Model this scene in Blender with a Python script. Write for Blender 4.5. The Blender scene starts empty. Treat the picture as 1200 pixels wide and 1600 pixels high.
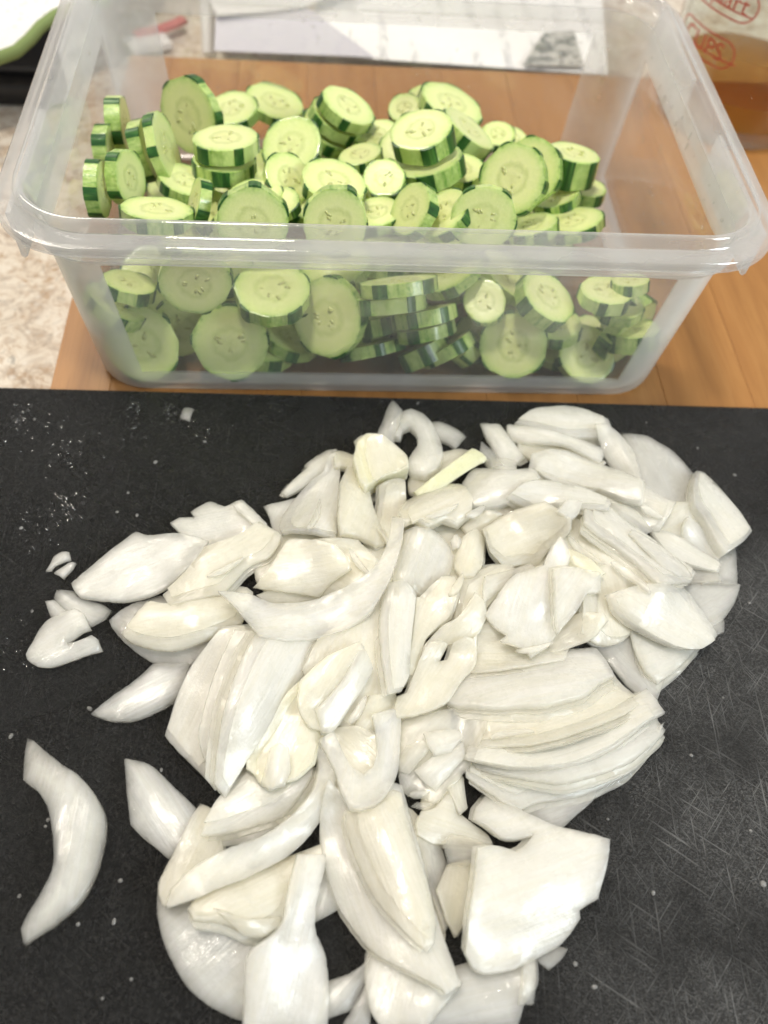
import bpy, bmesh, math, random
import numpy as np
from mathutils import Vector, Matrix, geometry, noise

random.seed(7)
RNG = random.Random(11)
scene = bpy.context.scene
COL = scene.collection

# ------------------------------------------------------------------ camera
CAM_LOC = np.array([-0.02967, -0.23929, 0.29181])
YAW, PITCH, ROLL, FPX = -0.14081, 0.9866, 0.11954, 1285.25      # focal length in pixels of a 1200 x 1600 frame
_F = np.array([-math.sin(YAW) * math.cos(PITCH), math.cos(YAW) * math.cos(PITCH), -math.sin(PITCH)])
_R0 = np.array([math.cos(YAW), math.sin(YAW), 0.0])
_U0 = np.cross(_R0, _F)
_R = math.cos(ROLL) * _R0 + math.sin(ROLL) * _U0
_U = -math.sin(ROLL) * _R0 + math.cos(ROLL) * _U0
cd = bpy.data.cameras.new("camera")
cam = bpy.data.objects.new("camera", cd)
COL.objects.link(cam)
cam.matrix_world = Matrix(((_R[0], _U[0], -_F[0], CAM_LOC[0]), (_R[1], _U[1], -_F[1], CAM_LOC[1]),
                           (_R[2], _U[2], -_F[2], CAM_LOC[2]), (0, 0, 0, 1)))
cd.sensor_fit = 'VERTICAL'; cd.sensor_height = 36.0; cd.lens = FPX / 1600 * 36.0
cd.clip_start = 0.01; cd.clip_end = 50
cd.dof.use_dof = True; cd.dof.focus_distance = 0.295; cd.dof.aperture_fstop = 7.5
scene.camera = cam

# ------------------------------------------------------------------ light: a kitchen, no sky in view
w = bpy.data.worlds.new("World"); scene.world = w; w.use_nodes = True
w.node_tree.nodes["Background"].inputs[0].default_value = (1.0, 0.965, 0.92, 1)
w.node_tree.nodes["Background"].inputs[1].default_value = 0.34

def area(name, loc, target, size, power, col, sy=None):
    l = bpy.data.lights.new(name, 'AREA'); l.energy = power; l.color = col
    l.shape = 'RECTANGLE'; l.size = size; l.size_y = sy or size
    o = bpy.data.objects.new(name, l); COL.objects.link(o); o.location = loc
    o.rotation_euler = (Vector(target) - Vector(loc)).to_track_quat('-Z', 'Y').to_euler()
    return o
area("ceiling_lamp", (-0.22, 0.08, 1.6), (0.0, 0.0, 0.0), 0.22, 15.5, (1.0, 0.92, 0.80))
area("added_sheen_lamp", (-0.85, 1.35, 1.6), (-0.1, 0.0, 0.0), 0.55, 15.0, (1.0, 0.92, 0.80))  # unseen lamp, added for a sheen on the far left of the black board
area("window_light", (1.15, -0.80, 1.05), (0.0, -0.05, 0.02), 0.55, 17.0, (0.86, 0.95, 1.0), 0.6)

vs = scene.view_settings
vs.view_transform = 'Standard'; vs.look = 'None'; vs.gamma = 1.0; vs.exposure = 0.13; vs.use_curve_mapping = False
scene.cycles.use_denoising = True
scene.cycles.max_bounces = 8; scene.cycles.diffuse_bounces = 5; scene.cycles.glossy_bounces = 3; scene.cycles.transparent_max_bounces = 24
scene.cycles.use_adaptive_sampling = True; scene.cycles.adaptive_threshold = 0.04
scene.cycles.caustics_reflective = False; scene.cycles.caustics_refractive = False

# ------------------------------------------------------------------ helpers
def ray(px, py):
    return _F * FPX + _R * (px - 600.0) - _U * (py - 800.0)
def on_plane(px, py, p0, n):
    d = ray(px, py); t = ((p0 - CAM_LOC) @ n) / (d @ n)
    return CAM_LOC + d * t
def at_z(px, py, z):
    return on_plane(px, py, np.array([0, 0, z]), np.array([0, 0, 1.0]))
def at_y(px, py, y):
    return on_plane(px, py, np.array([0, y, 0]), np.array([0, 1.0, 0]))

def props(o, label=None, cat=None, group=None, kind=None):
    if label: o['label'] = label
    if cat: o['category'] = cat
    if group: o['group'] = group
    if kind: o['kind'] = kind
    return o
def mesh_obj(name, verts, faces, mat=None, parent=None, smooth=True, sharp=35, mats=None, mi=None):
    me = bpy.data.meshes.new(name); me.from_pydata([tuple(map(float, v)) for v in verts], [], faces); me.update()
    return link_mesh(name, me, mat, parent, smooth, sharp, mats, mi)
def link_mesh(name, me, mat=None, parent=None, smooth=True, sharp=35, mats=None, mi=None):
    for m in (mats or ([mat] if mat else [])): me.materials.append(m)
    if mi is not None: me.polygons.foreach_set('material_index', mi)
    if smooth:
        me.polygons.foreach_set('use_smooth', [True] * len(me.polygons))
        me.set_sharp_from_angle(angle=math.radians(sharp))
    o = bpy.data.objects.new(name, me); COL.objects.link(o)
    if parent: o.parent = parent
    return o
def bm_obj(name, bm, mat, parent=None, smooth=True, sharp=35):
    me = bpy.data.meshes.new(name); bmesh.ops.recalc_face_normals(bm, faces=bm.faces); bm.to_mesh(me); bm.free()
    return link_mesh(name, me, mat, parent, smooth, sharp)
def box_bm(x0, x1, y0, y1, z0, z1, bev=0.0, seg=2, bm=None):
    bm = bm or bmesh.new()
    r = bmesh.ops.create_cube(bm, size=1.0)
    for v in r['verts']:
        v.co = Vector((x0 + (v.co.x + .5) * (x1 - x0), y0 + (v.co.y + .5) * (y1 - y0), z0 + (v.co.z + .5) * (z1 - z0)))
    if bev > 0:
        es = list({e for v in r['verts'] for e in v.link_edges})
        bmesh.ops.bevel(bm, geom=es, offset=bev, segments=seg, profile=0.5, affect='EDGES')
    return bm
def empty(name, loc=(0, 0, 0)):
    o = bpy.data.objects.new(name, None); COL.objects.link(o); o.location = loc; o.empty_display_size = 0.01
    return o

# ------------------------------------------------------------------ materials
class NT:
    def __init__(s, name):
        s.m = bpy.data.materials.new(name); s.m.use_nodes = True; s.t = s.m.node_tree; s.t.nodes.clear()
        s.out = s.n('ShaderNodeOutputMaterial')
    def n(s, typ, **kw):
        nd = s.t.nodes.new(typ)
        for k, v in kw.items():
            if k.startswith('i_'):
                key = k[2:]; nd.inputs[int(key) if key.isdigit() else key.replace('_', ' ')].default_value = v
            else: setattr(nd, k, v)
        return nd
    def l(s, a, b): s.t.links.new(a, b)
    def surf(s, sock): s.l(sock, s.out.inputs['Surface'])
    def bsdf(s, **kw):
        b = s.n('ShaderNodeBsdfPrincipled')
        for k, v in kw.items(): b.inputs[k.replace('_', ' ')].default_value = v
        return b
    def coords(s, scale=(1, 1, 1), rot=(0, 0, 0), loc=(0, 0, 0), which='Object'):
        tc = s.n('ShaderNodeTexCoord'); mp = s.n('ShaderNodeMapping')
        mp.inputs['Scale'].default_value = scale; mp.inputs['Rotation'].default_value = rot; mp.inputs['Location'].default_value = loc
        s.l(tc.outputs[which], mp.inputs['Vector']); return mp.outputs[0]
    def noise(s, vec, scale, detail=4, rough=.55, dist=0.0):
        nd = s.n('ShaderNodeTexNoise'); nd.inputs['Scale'].default_value = scale; nd.inputs['Detail'].default_value = detail
        nd.inputs['Roughness'].default_value = rough; nd.inputs['Distortion'].default_value = dist
        s.l(vec, nd.inputs['Vector']); return nd.outputs['Fac']
    def ramp(s, fac, stops, interp='LINEAR'):
        r = s.n('ShaderNodeValToRGB'); r.color_ramp.interpolation = interp
        e = r.color_ramp.elements
        while len(e) < len(stops): e.new(0.5)
        for i, (p, c) in enumerate(stops):
            e[i].position = p; e[i].color = (c[0], c[1], c[2], 1) if hasattr(c, '__len__') else (c, c, c, 1)
        s.l(fac, r.inputs[0]); return r.outputs[0]
    def mix(s, fac, a, b, blend='MIX'):
        m = s.n('ShaderNodeMix', data_type='RGBA', blend_type=blend)
        for v, k in ((fac, 0), (a, 6), (b, 7)):
            if hasattr(v, 'links'): s.l(v, m.inputs[k])
            elif hasattr(v, '__len__'): m.inputs[k].default_value = (*v[:3], 1)
            else: m.inputs[k].default_value = v
        return m.outputs[2]
    def math(s, op, a, b=0.0, clamp=False):
        m = s.n('ShaderNodeMath', operation=op, use_clamp=clamp)
        for v, k in ((a, 0), (b, 1)):
            if hasattr(v, 'links'): s.l(v, m.inputs[k])
            else: m.inputs[k].default_value = v
        return m.outputs[0]
    def bump(s, h, strength, dist, normal=None):
        b = s.n('ShaderNodeBump'); b.inputs['Strength'].default_value = strength; b.inputs['Distance'].default_value = dist
        s.l(h, b.inputs['Height'])
        if normal: s.l(normal, b.inputs['Normal'])
        return b.outputs[0]

def simple(name, col, rough=.5, spec=.5, **kw):
    t = NT(name); b = t.bsdf(Base_Color=(*col, 1), Roughness=rough, Specular_IOR_Level=spec, **kw); t.surf(b.outputs[0]); return t.m

def mat_onion(name, col, sss=1.0, radius=(0.0042, 0.0043, 0.0044), alpha=0.10, rough=.27):
    t = NT(name); v2 = t.coords()
    fib = t.noise(t.coords((25, 1300, 1300)), 1.0, 3, .6, .5)        # fine fibres along the layer
    vein = t.noise(t.coords((6, 420, 420)), 1.0, 3, .55, .5)         # wider veins
    patch = t.noise(t.coords((60, 110, 110)), 1.0, 3, .55, .5)       # watery patches
    cells = t.noise(v2, 520, 3, .65); fine = t.noise(v2, 1900, 2, .5)
    oi = t.n('ShaderNodeObjectInfo')
    c = t.mix(t.ramp(vein, [(.38, .9), (.50, 0)]), col, [col[0] * .955, col[1] * .945, col[2] * .89])
    rib = t.noise(t.coords((3, 900, 900)), 1.0, 1, .4, .2)
    c = t.mix(t.ramp(rib, [(.40, .8), (.47, 0)]), c, [col[0] * .945, col[1] * .94, col[2] * .90])
    c = t.mix(t.ramp(patch, [(.36, .3), (.56, 0)]), c, [col[0] * .98, col[1] * .97, col[2] * .92])
    c = t.mix(t.math('MULTIPLY', oi.outputs['Random'], .6), c, [col[0] * .985, col[1] * .97, col[2] * .91])
    h = t.math('ADD', t.math('ADD', t.math('MULTIPLY', t.math('ADD', vein, rib), .9), t.math('MULTIPLY', fib, .6)), t.math('ADD', t.math('MULTIPLY', cells, .95), t.math('MULTIPLY', fine, .18)))
    nb = t.bump(h, .45, .0004)
    b = t.bsdf(Roughness=rough, Specular_IOR_Level=.5, Subsurface_Weight=sss, Subsurface_Scale=1.0)
    b.inputs['Subsurface Radius'].default_value = radius
    rr = t.ramp(t.noise(v2, 160, 3, .6), [(.35, rough * .5), (.7, rough * 1.7)])
    t.l(rr, b.inputs['Roughness']); t.l(c, b.inputs['Base Color']); t.l(nb, b.inputs['Normal'])
    b.inputs['Coat Weight'].default_value = .9; b.inputs['Coat Roughness'].default_value = .05
    t.l(t.bump(t.math('ADD', cells, t.math('MULTIPLY', fine, .6)), .4, .0004), b.inputs['Coat Normal'])
    tr = t.n('ShaderNodeBsdfTransparent'); ms = t.n('ShaderNodeMixShader'); tr.inputs[0].default_value = (.98, .975, .95, 1)
    at = t.n('ShaderNodeAttribute', attribute_name='inner')           # 0 at the thin cut edge, 1 in the thick middle
    a = t.math('MULTIPLY', t.math('SUBTRACT', 1.25, t.math('MULTIPLY', at.outputs['Fac'], .45)), t.math('MULTIPLY', t.ramp(patch, [(.34, 1.0), (.62, .88)]), alpha), True)
    t.l(a, ms.inputs[0]); t.l(b.outputs[0], ms.inputs[1]); t.l(tr.outputs[0], ms.inputs[2]); t.surf(ms.outputs[0])
    return t.m
SL = (.0022, .0023, .0024)
ONION = {
    'w': mat_onion('onion_white', (.92, .915, .885), alpha=.55),
    'i': mat_onion('onion_ivory', (.92, .89, .785), alpha=.47),
    'y': mat_onion('onion_yellow_heart', (.93, .905, .70), alpha=.25),
    'g': mat_onion('onion_pale_green', (.84, .86, .60), alpha=.12),
    't': mat_onion('onion_translucent', (.88, .88, .86), alpha=.68, rough=.22),
    'm': mat_onion('onion_membrane', (.90, .895, .86), sss=.5, alpha=.74, rough=.20),
    'lw': mat_onion('onion_layer_white', (.90, .895, .85), sss=.5, radius=SL, alpha=.42),
    'li': mat_onion('onion_layer_ivory', (.90, .875, .78), sss=.5, radius=SL, alpha=.42),
    'lt': mat_onion('onion_layer_clear', (.88, .875, .83), sss=.5, radius=SL, alpha=.60),
}

def mat_board():
    t = NT('black_board_plastic'); v = t.coords()
    grain = t.noise(v, 950, 4, .6); micro = t.noise(v, 1900, 2, .5); big = t.noise(v, 9, 3, .5)
    def scratches(rz, dens, seed, wid):
        r0 = t.coords((1, 1, 1), (0, 0, -rz), (seed, seed * 2, 0)); mp = t.n('ShaderNodeMapping'); mp.inputs['Scale'].default_value = (60 * dens, 2000 * dens, 1)
        t.l(r0, mp.inputs['Vector']); return t.ramp(t.noise(mp.outputs[0], 1.0, 2, .55), [(.60 - wid, 0), (.68, 1)])
    s1 = scratches(math.radians(-58), .8, 3.1, 0); s2 = scratches(math.radians(88), .55, 7.7, 0); s3 = scratches(math.radians(-35), .5, 12.3, -.01)
    s4 = scratches(math.radians(48), .9, 5.2, 0); s = t.math('MAXIMUM', t.math('MAXIMUM', s1, s4), t.math('MAXIMUM', s2, s3))
    # wear zone: the much-used right-hand side of the board
    mpx = t.n('ShaderNodeSeparateXYZ'); t.l(v, mpx.inputs[0])
    zone = t.math('MULTIPLY', t.ramp(mpx.outputs[0], [(.03, 0), (.06, .55), (.10, 1)]), t.ramp(t.noise(v, 22, 3, .6), [(.34, .15), (.56, 1)]))
    speck = t.ramp(t.noise(t.coords((1, 1.6, 1), (0, 0, .9)), 1300, 3, .7), [(.49, 0), (.60, 1)])
    zone = t.math('MULTIPLY', zone, t.ramp(t.math('MULTIPLY', mpx.outputs[1], -1.0), [(.03, .15), (.09, 1)]))
    wear = t.math('MULTIPLY', zone, t.math('MAXIMUM', t.math('MULTIPLY', s, .95), t.math('MULTIPLY', speck, .55)))
    wear = t.math('MAXIMUM', wear, t.math('MULTIPLY', t.math('MAXIMUM', s, t.math('MULTIPLY', speck, .35)), .09))
    smear = t.noise(t.coords((1, 1, 1), (0, 0, .4)), 16, 5, .65, 1.2)
    base = t.mix(t.ramp(big, [(.3, 0), (.7, 1)]), (.0105, .0102, .0100), (.017, .0165, .016))
    base = t.mix(t.ramp(grain, [(.45, 0), (.72, 1)]), base, (.045, .0435, .0415))
    base = t.mix(t.math('MULTIPLY', zone, .22), base, (.14, .14, .138))
    base = t.mix(wear, base, (.26, .26, .255))
    b = t.bsdf(Specular_IOR_Level=.5)
    rg = t.ramp(smear, [(.35, .17), (.5, .28), (.68, .42)])
    t.l(rg, b.inputs['Roughness']); t.l(base, b.inputs['Base Color'])
    h = t.math('ADD', t.math('MULTIPLY', grain, 1.0), t.math('SUBTRACT', t.math('MULTIPLY', micro, .3), t.math('MULTIPLY', s, .4)))
    t.l(t.bump(h, 1.0, .0024), b.inputs['Normal']); t.surf(b.outputs[0]); return t.m

def mat_wood():
    t = NT('maple_wood'); oi = t.n('ShaderNodeObjectInfo')
    tc = t.n('ShaderNodeTexCoord'); add = t.n('ShaderNodeVectorMath', operation='ADD'); mp = t.n('ShaderNodeMapping')
    cmb = t.n('ShaderNodeCombineXYZ'); r = t.math('MULTIPLY', oi.outputs['Random'], 7.3)
    t.l(r, cmb.inputs[0]); t.l(r, cmb.inputs[1]); t.l(tc.outputs['Object'], add.inputs[0]); t.l(cmb.outputs[0], add.inputs[1])
    mp.inputs['Scale'].default_value = (90, 7, 60); t.l(add.outputs[0], mp.inputs['Vector'])
    g = t.noise(mp.outputs[0], 1.0, 5, .6, .8)
    mp2 = t.n('ShaderNodeMapping'); mp2.inputs['Scale'].default_value = (900, 40, 400); t.l(add.outputs[0], mp2.inputs['Vector'])
    pores = t.noise(mp2.outputs[0], 1.0, 3, .6); bl = t.noise(add.outputs[0], 28, 3, .55)
    c = t.ramp(g, [(.25, (.27, .115, .033)), (.5, (.40, .185, .055)), (.78, (.50, .255, .085))])
    c = t.mix(t.ramp(pores, [(.28, .5), (.45, 0)]), c, (.24, .10, .035))
    c = t.mix(t.ramp(bl, [(.35, .35), (.65, 0)]), c, (.40, .18, .055))
    c = t.mix(t.math('MULTIPLY', oi.outputs['Random'], .45), c, (.33, .165, .06))
    b = t.bsdf(Roughness=.42, Specular_IOR_Level=.4); t.l(c, b.inputs['Base Color'])
    t.l(t.bump(t.math('ADD', g, t.math('MULTIPLY', pores, .6)), .3, .0004), b.inputs['Normal']); t.surf(b.outputs[0]); return t.m

def mat_granite():
    t = NT('granite'); v = t.coords()
    a = t.noise(v, 75, 8, .72, 1.0); b_ = t.noise(v, 170, 6, .7, .6); c_ = t.noise(v, 28, 4, .6, .8)
    vo = t.n('ShaderNodeTexVoronoi'); vo.inputs['Scale'].default_value = 130; t.l(v, vo.inputs['Vector'])
    c = t.ramp(a, [(.30, (.20, .15, .11)), (.42, (.42, .33, .25)), (.52, (.66, .58, .48)), (.68, (.74, .70, .63))])
    c = t.mix(t.ramp(b_, [(.52, 0), (.62, .75)]), c, (.40, .26, .15))
    c = t.mix(t.ramp(b_, [(.30, .8), (.40, 0)]), c, (.09, .08, .075))
    c = t.mix(t.ramp(vo.outputs['Distance'], [(.05, .6), (.28, 0)]), c, (.78, .75, .70))
    c = t.mix(t.ramp(c_, [(.45, 0), (.7, .55)]), c, (.76, .72, .65))
    b = t.bsdf(Roughness=.48, Specular_IOR_Level=.35); t.l(c, b.inputs['Base Color']); t.surf(b.outputs[0]); return t.m

def schlick(t, f0, gain=.9):
    lw = t.n('ShaderNodeLayerWeight'); lw.inputs[0].default_value = .5
    return t.math('ADD', f0, t.math('MULTIPLY', t.math('POWER', lw.outputs['Facing'], 5.0), gain))
def mat_plastic(name, milk, tint=(.97, .975, .98), rough=.16, transp=.97, f0=.035):
    t = NT(name); v = t.coords()
    tr = t.n('ShaderNodeBsdfTransparent'); tr.inputs[0].default_value = (transp, transp, transp, 1)
    df = t.n('ShaderNodeBsdfDiffuse'); df.inputs[0].default_value = (*tint, 1)
    tl = t.n('ShaderNodeBsdfTranslucent'); tl.inputs[0].default_value = (*tint, 1)
    m1 = t.n('ShaderNodeMixShader'); m1.inputs[0].default_value = .5; t.l(df.outputs[0], m1.inputs[1]); t.l(tl.outputs[0], m1.inputs[2])
    m2 = t.n('ShaderNodeMixShader'); t.l(tr.outputs[0], m2.inputs[1]); t.l(m1.outputs[0], m2.inputs[2])
    lw = t.n('ShaderNodeLayerWeight'); lw.inputs[0].default_value = .35
    mk = t.math('ADD', t.math('MULTIPLY', lw.outputs['Facing'], milk * 1.6), t.math('MULTIPLY', t.ramp(t.noise(v, 40, 3, .5), [(.3, .75), (.7, 1.25)]), milk * .6))
    t.l(mk, m2.inputs[0])
    gl = t.n('ShaderNodeBsdfGlossy'); gl.inputs['Roughness'].default_value = rough; gl.inputs[0].default_value = (1, 1, 1, 1)
    nb = t.bump(t.noise(v, 260, 2, .5), .06, .0006); t.l(nb, gl.inputs['Normal'])
    m3 = t.n('ShaderNodeMixShader'); t.l(schlick(t, f0, .75), m3.inputs[0]); t.l(m2.outputs[0], m3.inputs[1]); t.l(gl.outputs[0], m3.inputs[2])
    t.surf(m3.outputs[0]); return t.m

def mat_cuke_flesh():
    t = NT('cucumber_flesh'); v = t.coords(); oi = t.n('ShaderNodeObjectInfo')
    sx = t.n('ShaderNodeSeparateXYZ'); t.l(v, sx.inputs[0])
    r = t.math('POWER', t.math('ADD', t.math('POWER', sx.outputs[0], 2.0), t.math('POWER', sx.outputs[1], 2.0)), .5)
    r = t.math('ADD', r, t.math('MULTIPLY', t.math('SUBTRACT', t.noise(v, 260, 3, .5), .5), .0035))
    rn = t.math('DIVIDE', r, .016)
    c = t.ramp(rn, [(.0, (.64, .67, .31)), (.26, (.73, .76, .38)), (.42, (.57, .63, .27)), (.52, (.74, .78, .39)), (.76, (.68, .75, .34)), (.90, (.52, .66, .24)), (.985, (.29, .45, .10))])
    c = t.mix(t.math('MULTIPLY', oi.outputs['Random'], .35), c, (.56, .67, .25))
    vv = t.coords((1, 1, .12)); stk = t.noise(vv, 650, 3, .6)
    sidef = t.math('MULTIPLY', t.ramp(rn, [(.90, 0), (.97, 1)]), t.ramp(stk, [(.46, 0), (.66, .85)]))
    c = t.mix(sidef, c, (.13, .30, .045))
    sp = t.noise(v, 900, 2, .5)
    c = t.mix(t.ramp(sp, [(.45, 0), (.75, .25)]), c, (.84, .86, .45))
    b = t.bsdf(Roughness=.28, Subsurface_Weight=.6, Specular_IOR_Level=.5); b.inputs['Subsurface Radius'].default_value = (.005, .0055, .0025)
    b.inputs['Coat Weight'].default_value = .4; b.inputs['Coat Roughness'].default_value = .08
    t.l(c, b.inputs['Base Color']); t.l(t.bump(t.noise(v, 500, 3, .6), .4, .0004), b.inputs['Normal']); t.surf(b.outputs[0]); return t.m
def mat_peel():
    t = NT('cucumber_peel'); v = t.coords((1, 1, .35))
    n = t.noise(v, 500, 3, .6)
    c = t.ramp(n, [(.3, (.010, .055, .012)), (.55, (.022, .10, .020)), (.8, (.06, .19, .035))])
    sk = t.noise(t.coords((1, 1, .15)), 520, 3, .6); c = t.mix(t.ramp(sk, [(.54, 0), (.70, .35)]), c, (.16, .32, .06))
    b = t.bsdf(Roughness=.3, Specular_IOR_Level=.5); t.l(c, b.inputs['Base Color']); t.l(t.bump(n, .4, .0003), b.inputs['Normal']); t.surf(b.outputs[0]); return t.m

M_BOARD = mat_board(); M_WOOD = mat_wood(); M_GRANITE = mat_granite()
M_CLEAR = mat_plastic('container_clear_wall', .080, rough=.07)
M_MILK = mat_plastic('container_milky_plastic', .42, rough=.20, transp=.95)
M_RIM = mat_plastic('container_rim_plastic', .24, f0=.075, rough=.06, transp=.96)
M_FLESH = mat_cuke_flesh(); M_PEEL = mat_peel()
M_SEED = simple('cucumber_seed', (.50, .53, .23), .2, Subsurface_Weight=.4)
M_SEED.node_tree.nodes['Principled BSDF'].inputs['Subsurface Radius'].default_value = (.002, .002, .001)

# ------------------------------------------------------------------ setting: counter, wooden board, black board
bm = box_bm(-1.6, 1.6, -0.9, 1.6, -0.06, -0.022)
props(bm_obj('granite_counter', bm, M_GRANITE, smooth=False), kind='structure')

WX0, WP, WTOP = -0.1525, 0.0437, 0.0
wb = empty('wooden_board', (0, 0, -0.022))
props(wb, 'honey-brown wooden cutting board of glued strips under the plastic container', 'cutting board')
for k in range(12):
    x0 = WX0 + (k * WP if k == 0 else k * WP - .0172 * 1); x1 = WX0 + (k + 1) * WP - .0172
    pm = box_bm(x0 + .00005, x1 - .00005, -0.20, .3035, 0.0, .022, .00022, 1)
    o = bm_obj('strip', pm, M_WOOD, wb, sharp=40)

BT = 0.008          # top of the black board
YB = 0.0085         # its far edge
bb = bm_obj('black_cutting_board', box_bm(-.34, .36, -.36, YB, 0.0006, BT, .0016, 3), M_BOARD, sharp=60)
bb.rotation_euler.z = math.radians(-1.05); bb.location.y = .0010
props(bb, 'scratched black plastic cutting board under the sliced onion', 'cutting board')

# ------------------------------------------------------------------ food container
W, D, H = 0.30, 0.216, 0.1004
def rrect(inset, z, rad, nseg=8, nside=14):
    x0, x1, y0, y1 = -W / 2 + inset, W / 2 - inset, inset, D - inset
    r = rad; pts = []
    cs = [((x1 - r, y0 + r), -90, (x1, 0)), ((x1 - r, y1 - r), 0, 0), ((x0 + r, y1 - r), 90, 0), ((x0 + r, y0 + r), 180, 0)]
    for ci in range(4):
        (cx_, cy_), a0, _ = cs[ci]
        for k in range(nseg + 1):
            a = math.radians(a0 + 90 * k / nseg); pts.append((cx_ + r * math.cos(a), cy_ + r * math.sin(a), z))
        (nx, ny), na, _ = cs[(ci + 1) % 4]
        a = math.radians(na); e = (nx + r * math.cos(a), ny + r * math.sin(a)); s = pts[-1]
        for k in range(1, nside):
            f = k / nside; pts.append((s[0] + (e[0] - s[0]) * f, s[1] + (e[1] - s[1]) * f, z))
    return pts
def loft(rings, cap0=False, cap1=False):
    n = len(rings[0]); V = [p for r in rings for p in r]; Fc = []
    for i in range(len(rings) - 1):
        for j in range(n):
            k = (j + 1) % n; Fc.append((i * n + j, i * n + k, (i + 1) * n + k, (i + 1) * n + j))
    if cap0: Fc.append(tuple(range(n))[::-1])
    if cap1: Fc.append(tuple((len(rings) - 1) * n + j for j in range(n)))
    return V, Fc
cont = empty('food_container', (0, D / 2, 0))
props(cont, 'clear milky plastic food container half full of cucumber slices', 'container')
TB = .0178                 # base inset from the flange edge
LIP = .0098                # lip inset
def wall_inset(z): return LIP + .0022 + (TB - LIP - .0022) * (1 - z / (H - .012))
NS, NSEG = 14, 8
PER = NSEG + 1 + NS - 1
def wall_ring(z, off=0.0, rad=.024, panel=0.0):
    """ring of the wall at height z; panel>0 pushes the middle of each side inwards"""
    pts = rrect(wall_inset(z) + off, z, rad, NSEG, NS); out = []
    for j, p in enumerate(pts):
        k = j % PER; side = j // PER
        if panel and NSEG + 1 <= k <= PER - 1 and True:
            d = {0: (-1, 0), 1: (0, -1), 2: (1, 0), 3: (0, 1)}[side]
            p = (p[0] + d[0] * panel, p[1] + d[1] * panel, p[2])
        out.append(p)
    return out
ZR = H - .0216             # ridge above the recessed panels
T = .0013
def outer_rings():
    R_ = []
    for a in (0, 30, 60, 90):       # rounded foot
        z = .0035 - .0035 * math.sin(math.radians(90 - a)) if a < 90 else .0035
        ins = .0035 * (1 - math.sin(math.radians(a)))
        R_.append([(x, y, z) for x, y, _ in rrect(wall_inset(.0035) + ins, z, .024 - ins * .6, NSEG, NS)])
    R_.append(wall_ring(.011)); R_.append(wall_ring(.0125, panel=.0009))
    for k in range(1, 7): R_.append(wall_ring(.0125 + (ZR - .0025 - .0125) * k / 6, panel=.0009))
    R_.append(wall_ring(ZR - .0012, panel=.0002)); R_.append(wall_ring(ZR, off=-.0020)); R_.append(wall_ring(ZR + .0014, off=-.0022)); R_.append(wall_ring(ZR + .0022, off=-.0008))
    R_.append(wall_ring(ZR + .004)); R_.append(wall_ring(H - .012))
    return R_
def inner_rings():
    R_ = []
    zf = .0016
    for a in (0, 45, 90):
        ins = .005 * (1 - math.sin(math.radians(a))); z = zf + .005 - .005 * math.cos(math.radians(a)) * 1.0
        R_.append([(x, y, z) for x, y, _ in rrect(wall_inset(.006) + T + ins, z, .0225 - ins * .6, NSEG, NS)])
    R_.append(wall_ring(.0125, off=T, panel=.0009, rad=.0227))
    for k in range(1, 7): R_.append(wall_ring(.0125 + (ZR - .0025 - .0125) * k / 6, off=T, panel=.0009, rad=.0227))
    R_.append(wall_ring(ZR + .002, off=T, rad=.0227)); R_.append(wall_ring(H - .012, off=T, rad=.0227))
    return R_
V, Fc = loft(outer_rings(), cap0=True); n_out = len(V)
def panel_mi(V, Fc):
    mi = []
    for f in Fc:
        c = sum((Vector(V[i]) for i in f), Vector()) / len(f)
        ins = wall_inset(c.z)
        mx = W / 2 - ins - .024; my = D / 2 - ins - .024
        onp = (.0135 < c.z < ZR - .002) and ((abs(c.x) < mx + .002 and abs(c.y - D / 2) > my) or (abs(c.y - D / 2) < my + .002 and abs(c.x) > mx))
        mi.append(1 if (onp or (len(f) > 4)) else 0)
    return mi
Vi, Fi = loft(inner_rings(), cap0=True)
Fi = [tuple(i + n_out for i in f[::-1]) for f in Fi]
Va = [(x, y - D / 2, z) for x, y, z in V + Vi]
o = mesh_obj('body', Va, Fc + Fi, parent=cont, mats=[M_MILK, M_CLEAR], mi=panel_mi(V, Fc) + panel_mi(V + Vi, Fi), sharp=50)
# rim: lip + ledge + skirt, one closed loop profile
prof = [(LIP + .0035, H - .012), (LIP + .0016, H - .004), (LIP + .0006, H - .0006), (LIP - .0004, H), (LIP - .0016, H - .0005), (LIP - .0022, H - .0022),
        (LIP - .0026, H - .0042), (LIP - .0040, H - .0050), (.0016, H - .0052), (.0004, H - .0058), (0.0, H - .0070), (.0002, H - .0098),
        (.0013, H - .0100), (.0016, H - .0072), (LIP - .0010, H - .0068), (LIP + .0012, H - .0078), (LIP + .0022, H - .012)]
rings = [rrect(i, z, .033 - i * .75, 14, 14) for i, z in prof]
rings.append(rings[0]); V, Fc = loft(rings)
V = [(x, y - D / 2, z) for x, y, z in V]
mesh_obj('rim', V, Fc, M_RIM, cont, sharp=60)
# clip lugs hanging from the flange on the short sides
for sx in (-1, 1):
    for y0, y1 in ((.020, .086), (.130, .196)):
        bm = bmesh.new(); prof2 = [(.0062, H - .0070), (.0080, H - .0070), (.0088, H - .0262), (.0074, H - .0272), (.0064, H - .0262)]
        va = [bm.verts.new((sx * (W / 2 - i), y0 - D / 2, z)) for i, z in prof2]
        vb = [bm.verts.new((sx * (W / 2 - i), y1 - D / 2, z)) for i, z in prof2]
        for k in range(5): bm.faces.new((va[k], va[(k + 1) % 5], vb[(k + 1) % 5], vb[k]))
        bm.faces.new(va[::-1]); bm.faces.new(vb)
        bm_obj('clip_lug', bm, M_MILK, cont, sharp=40)

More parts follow.
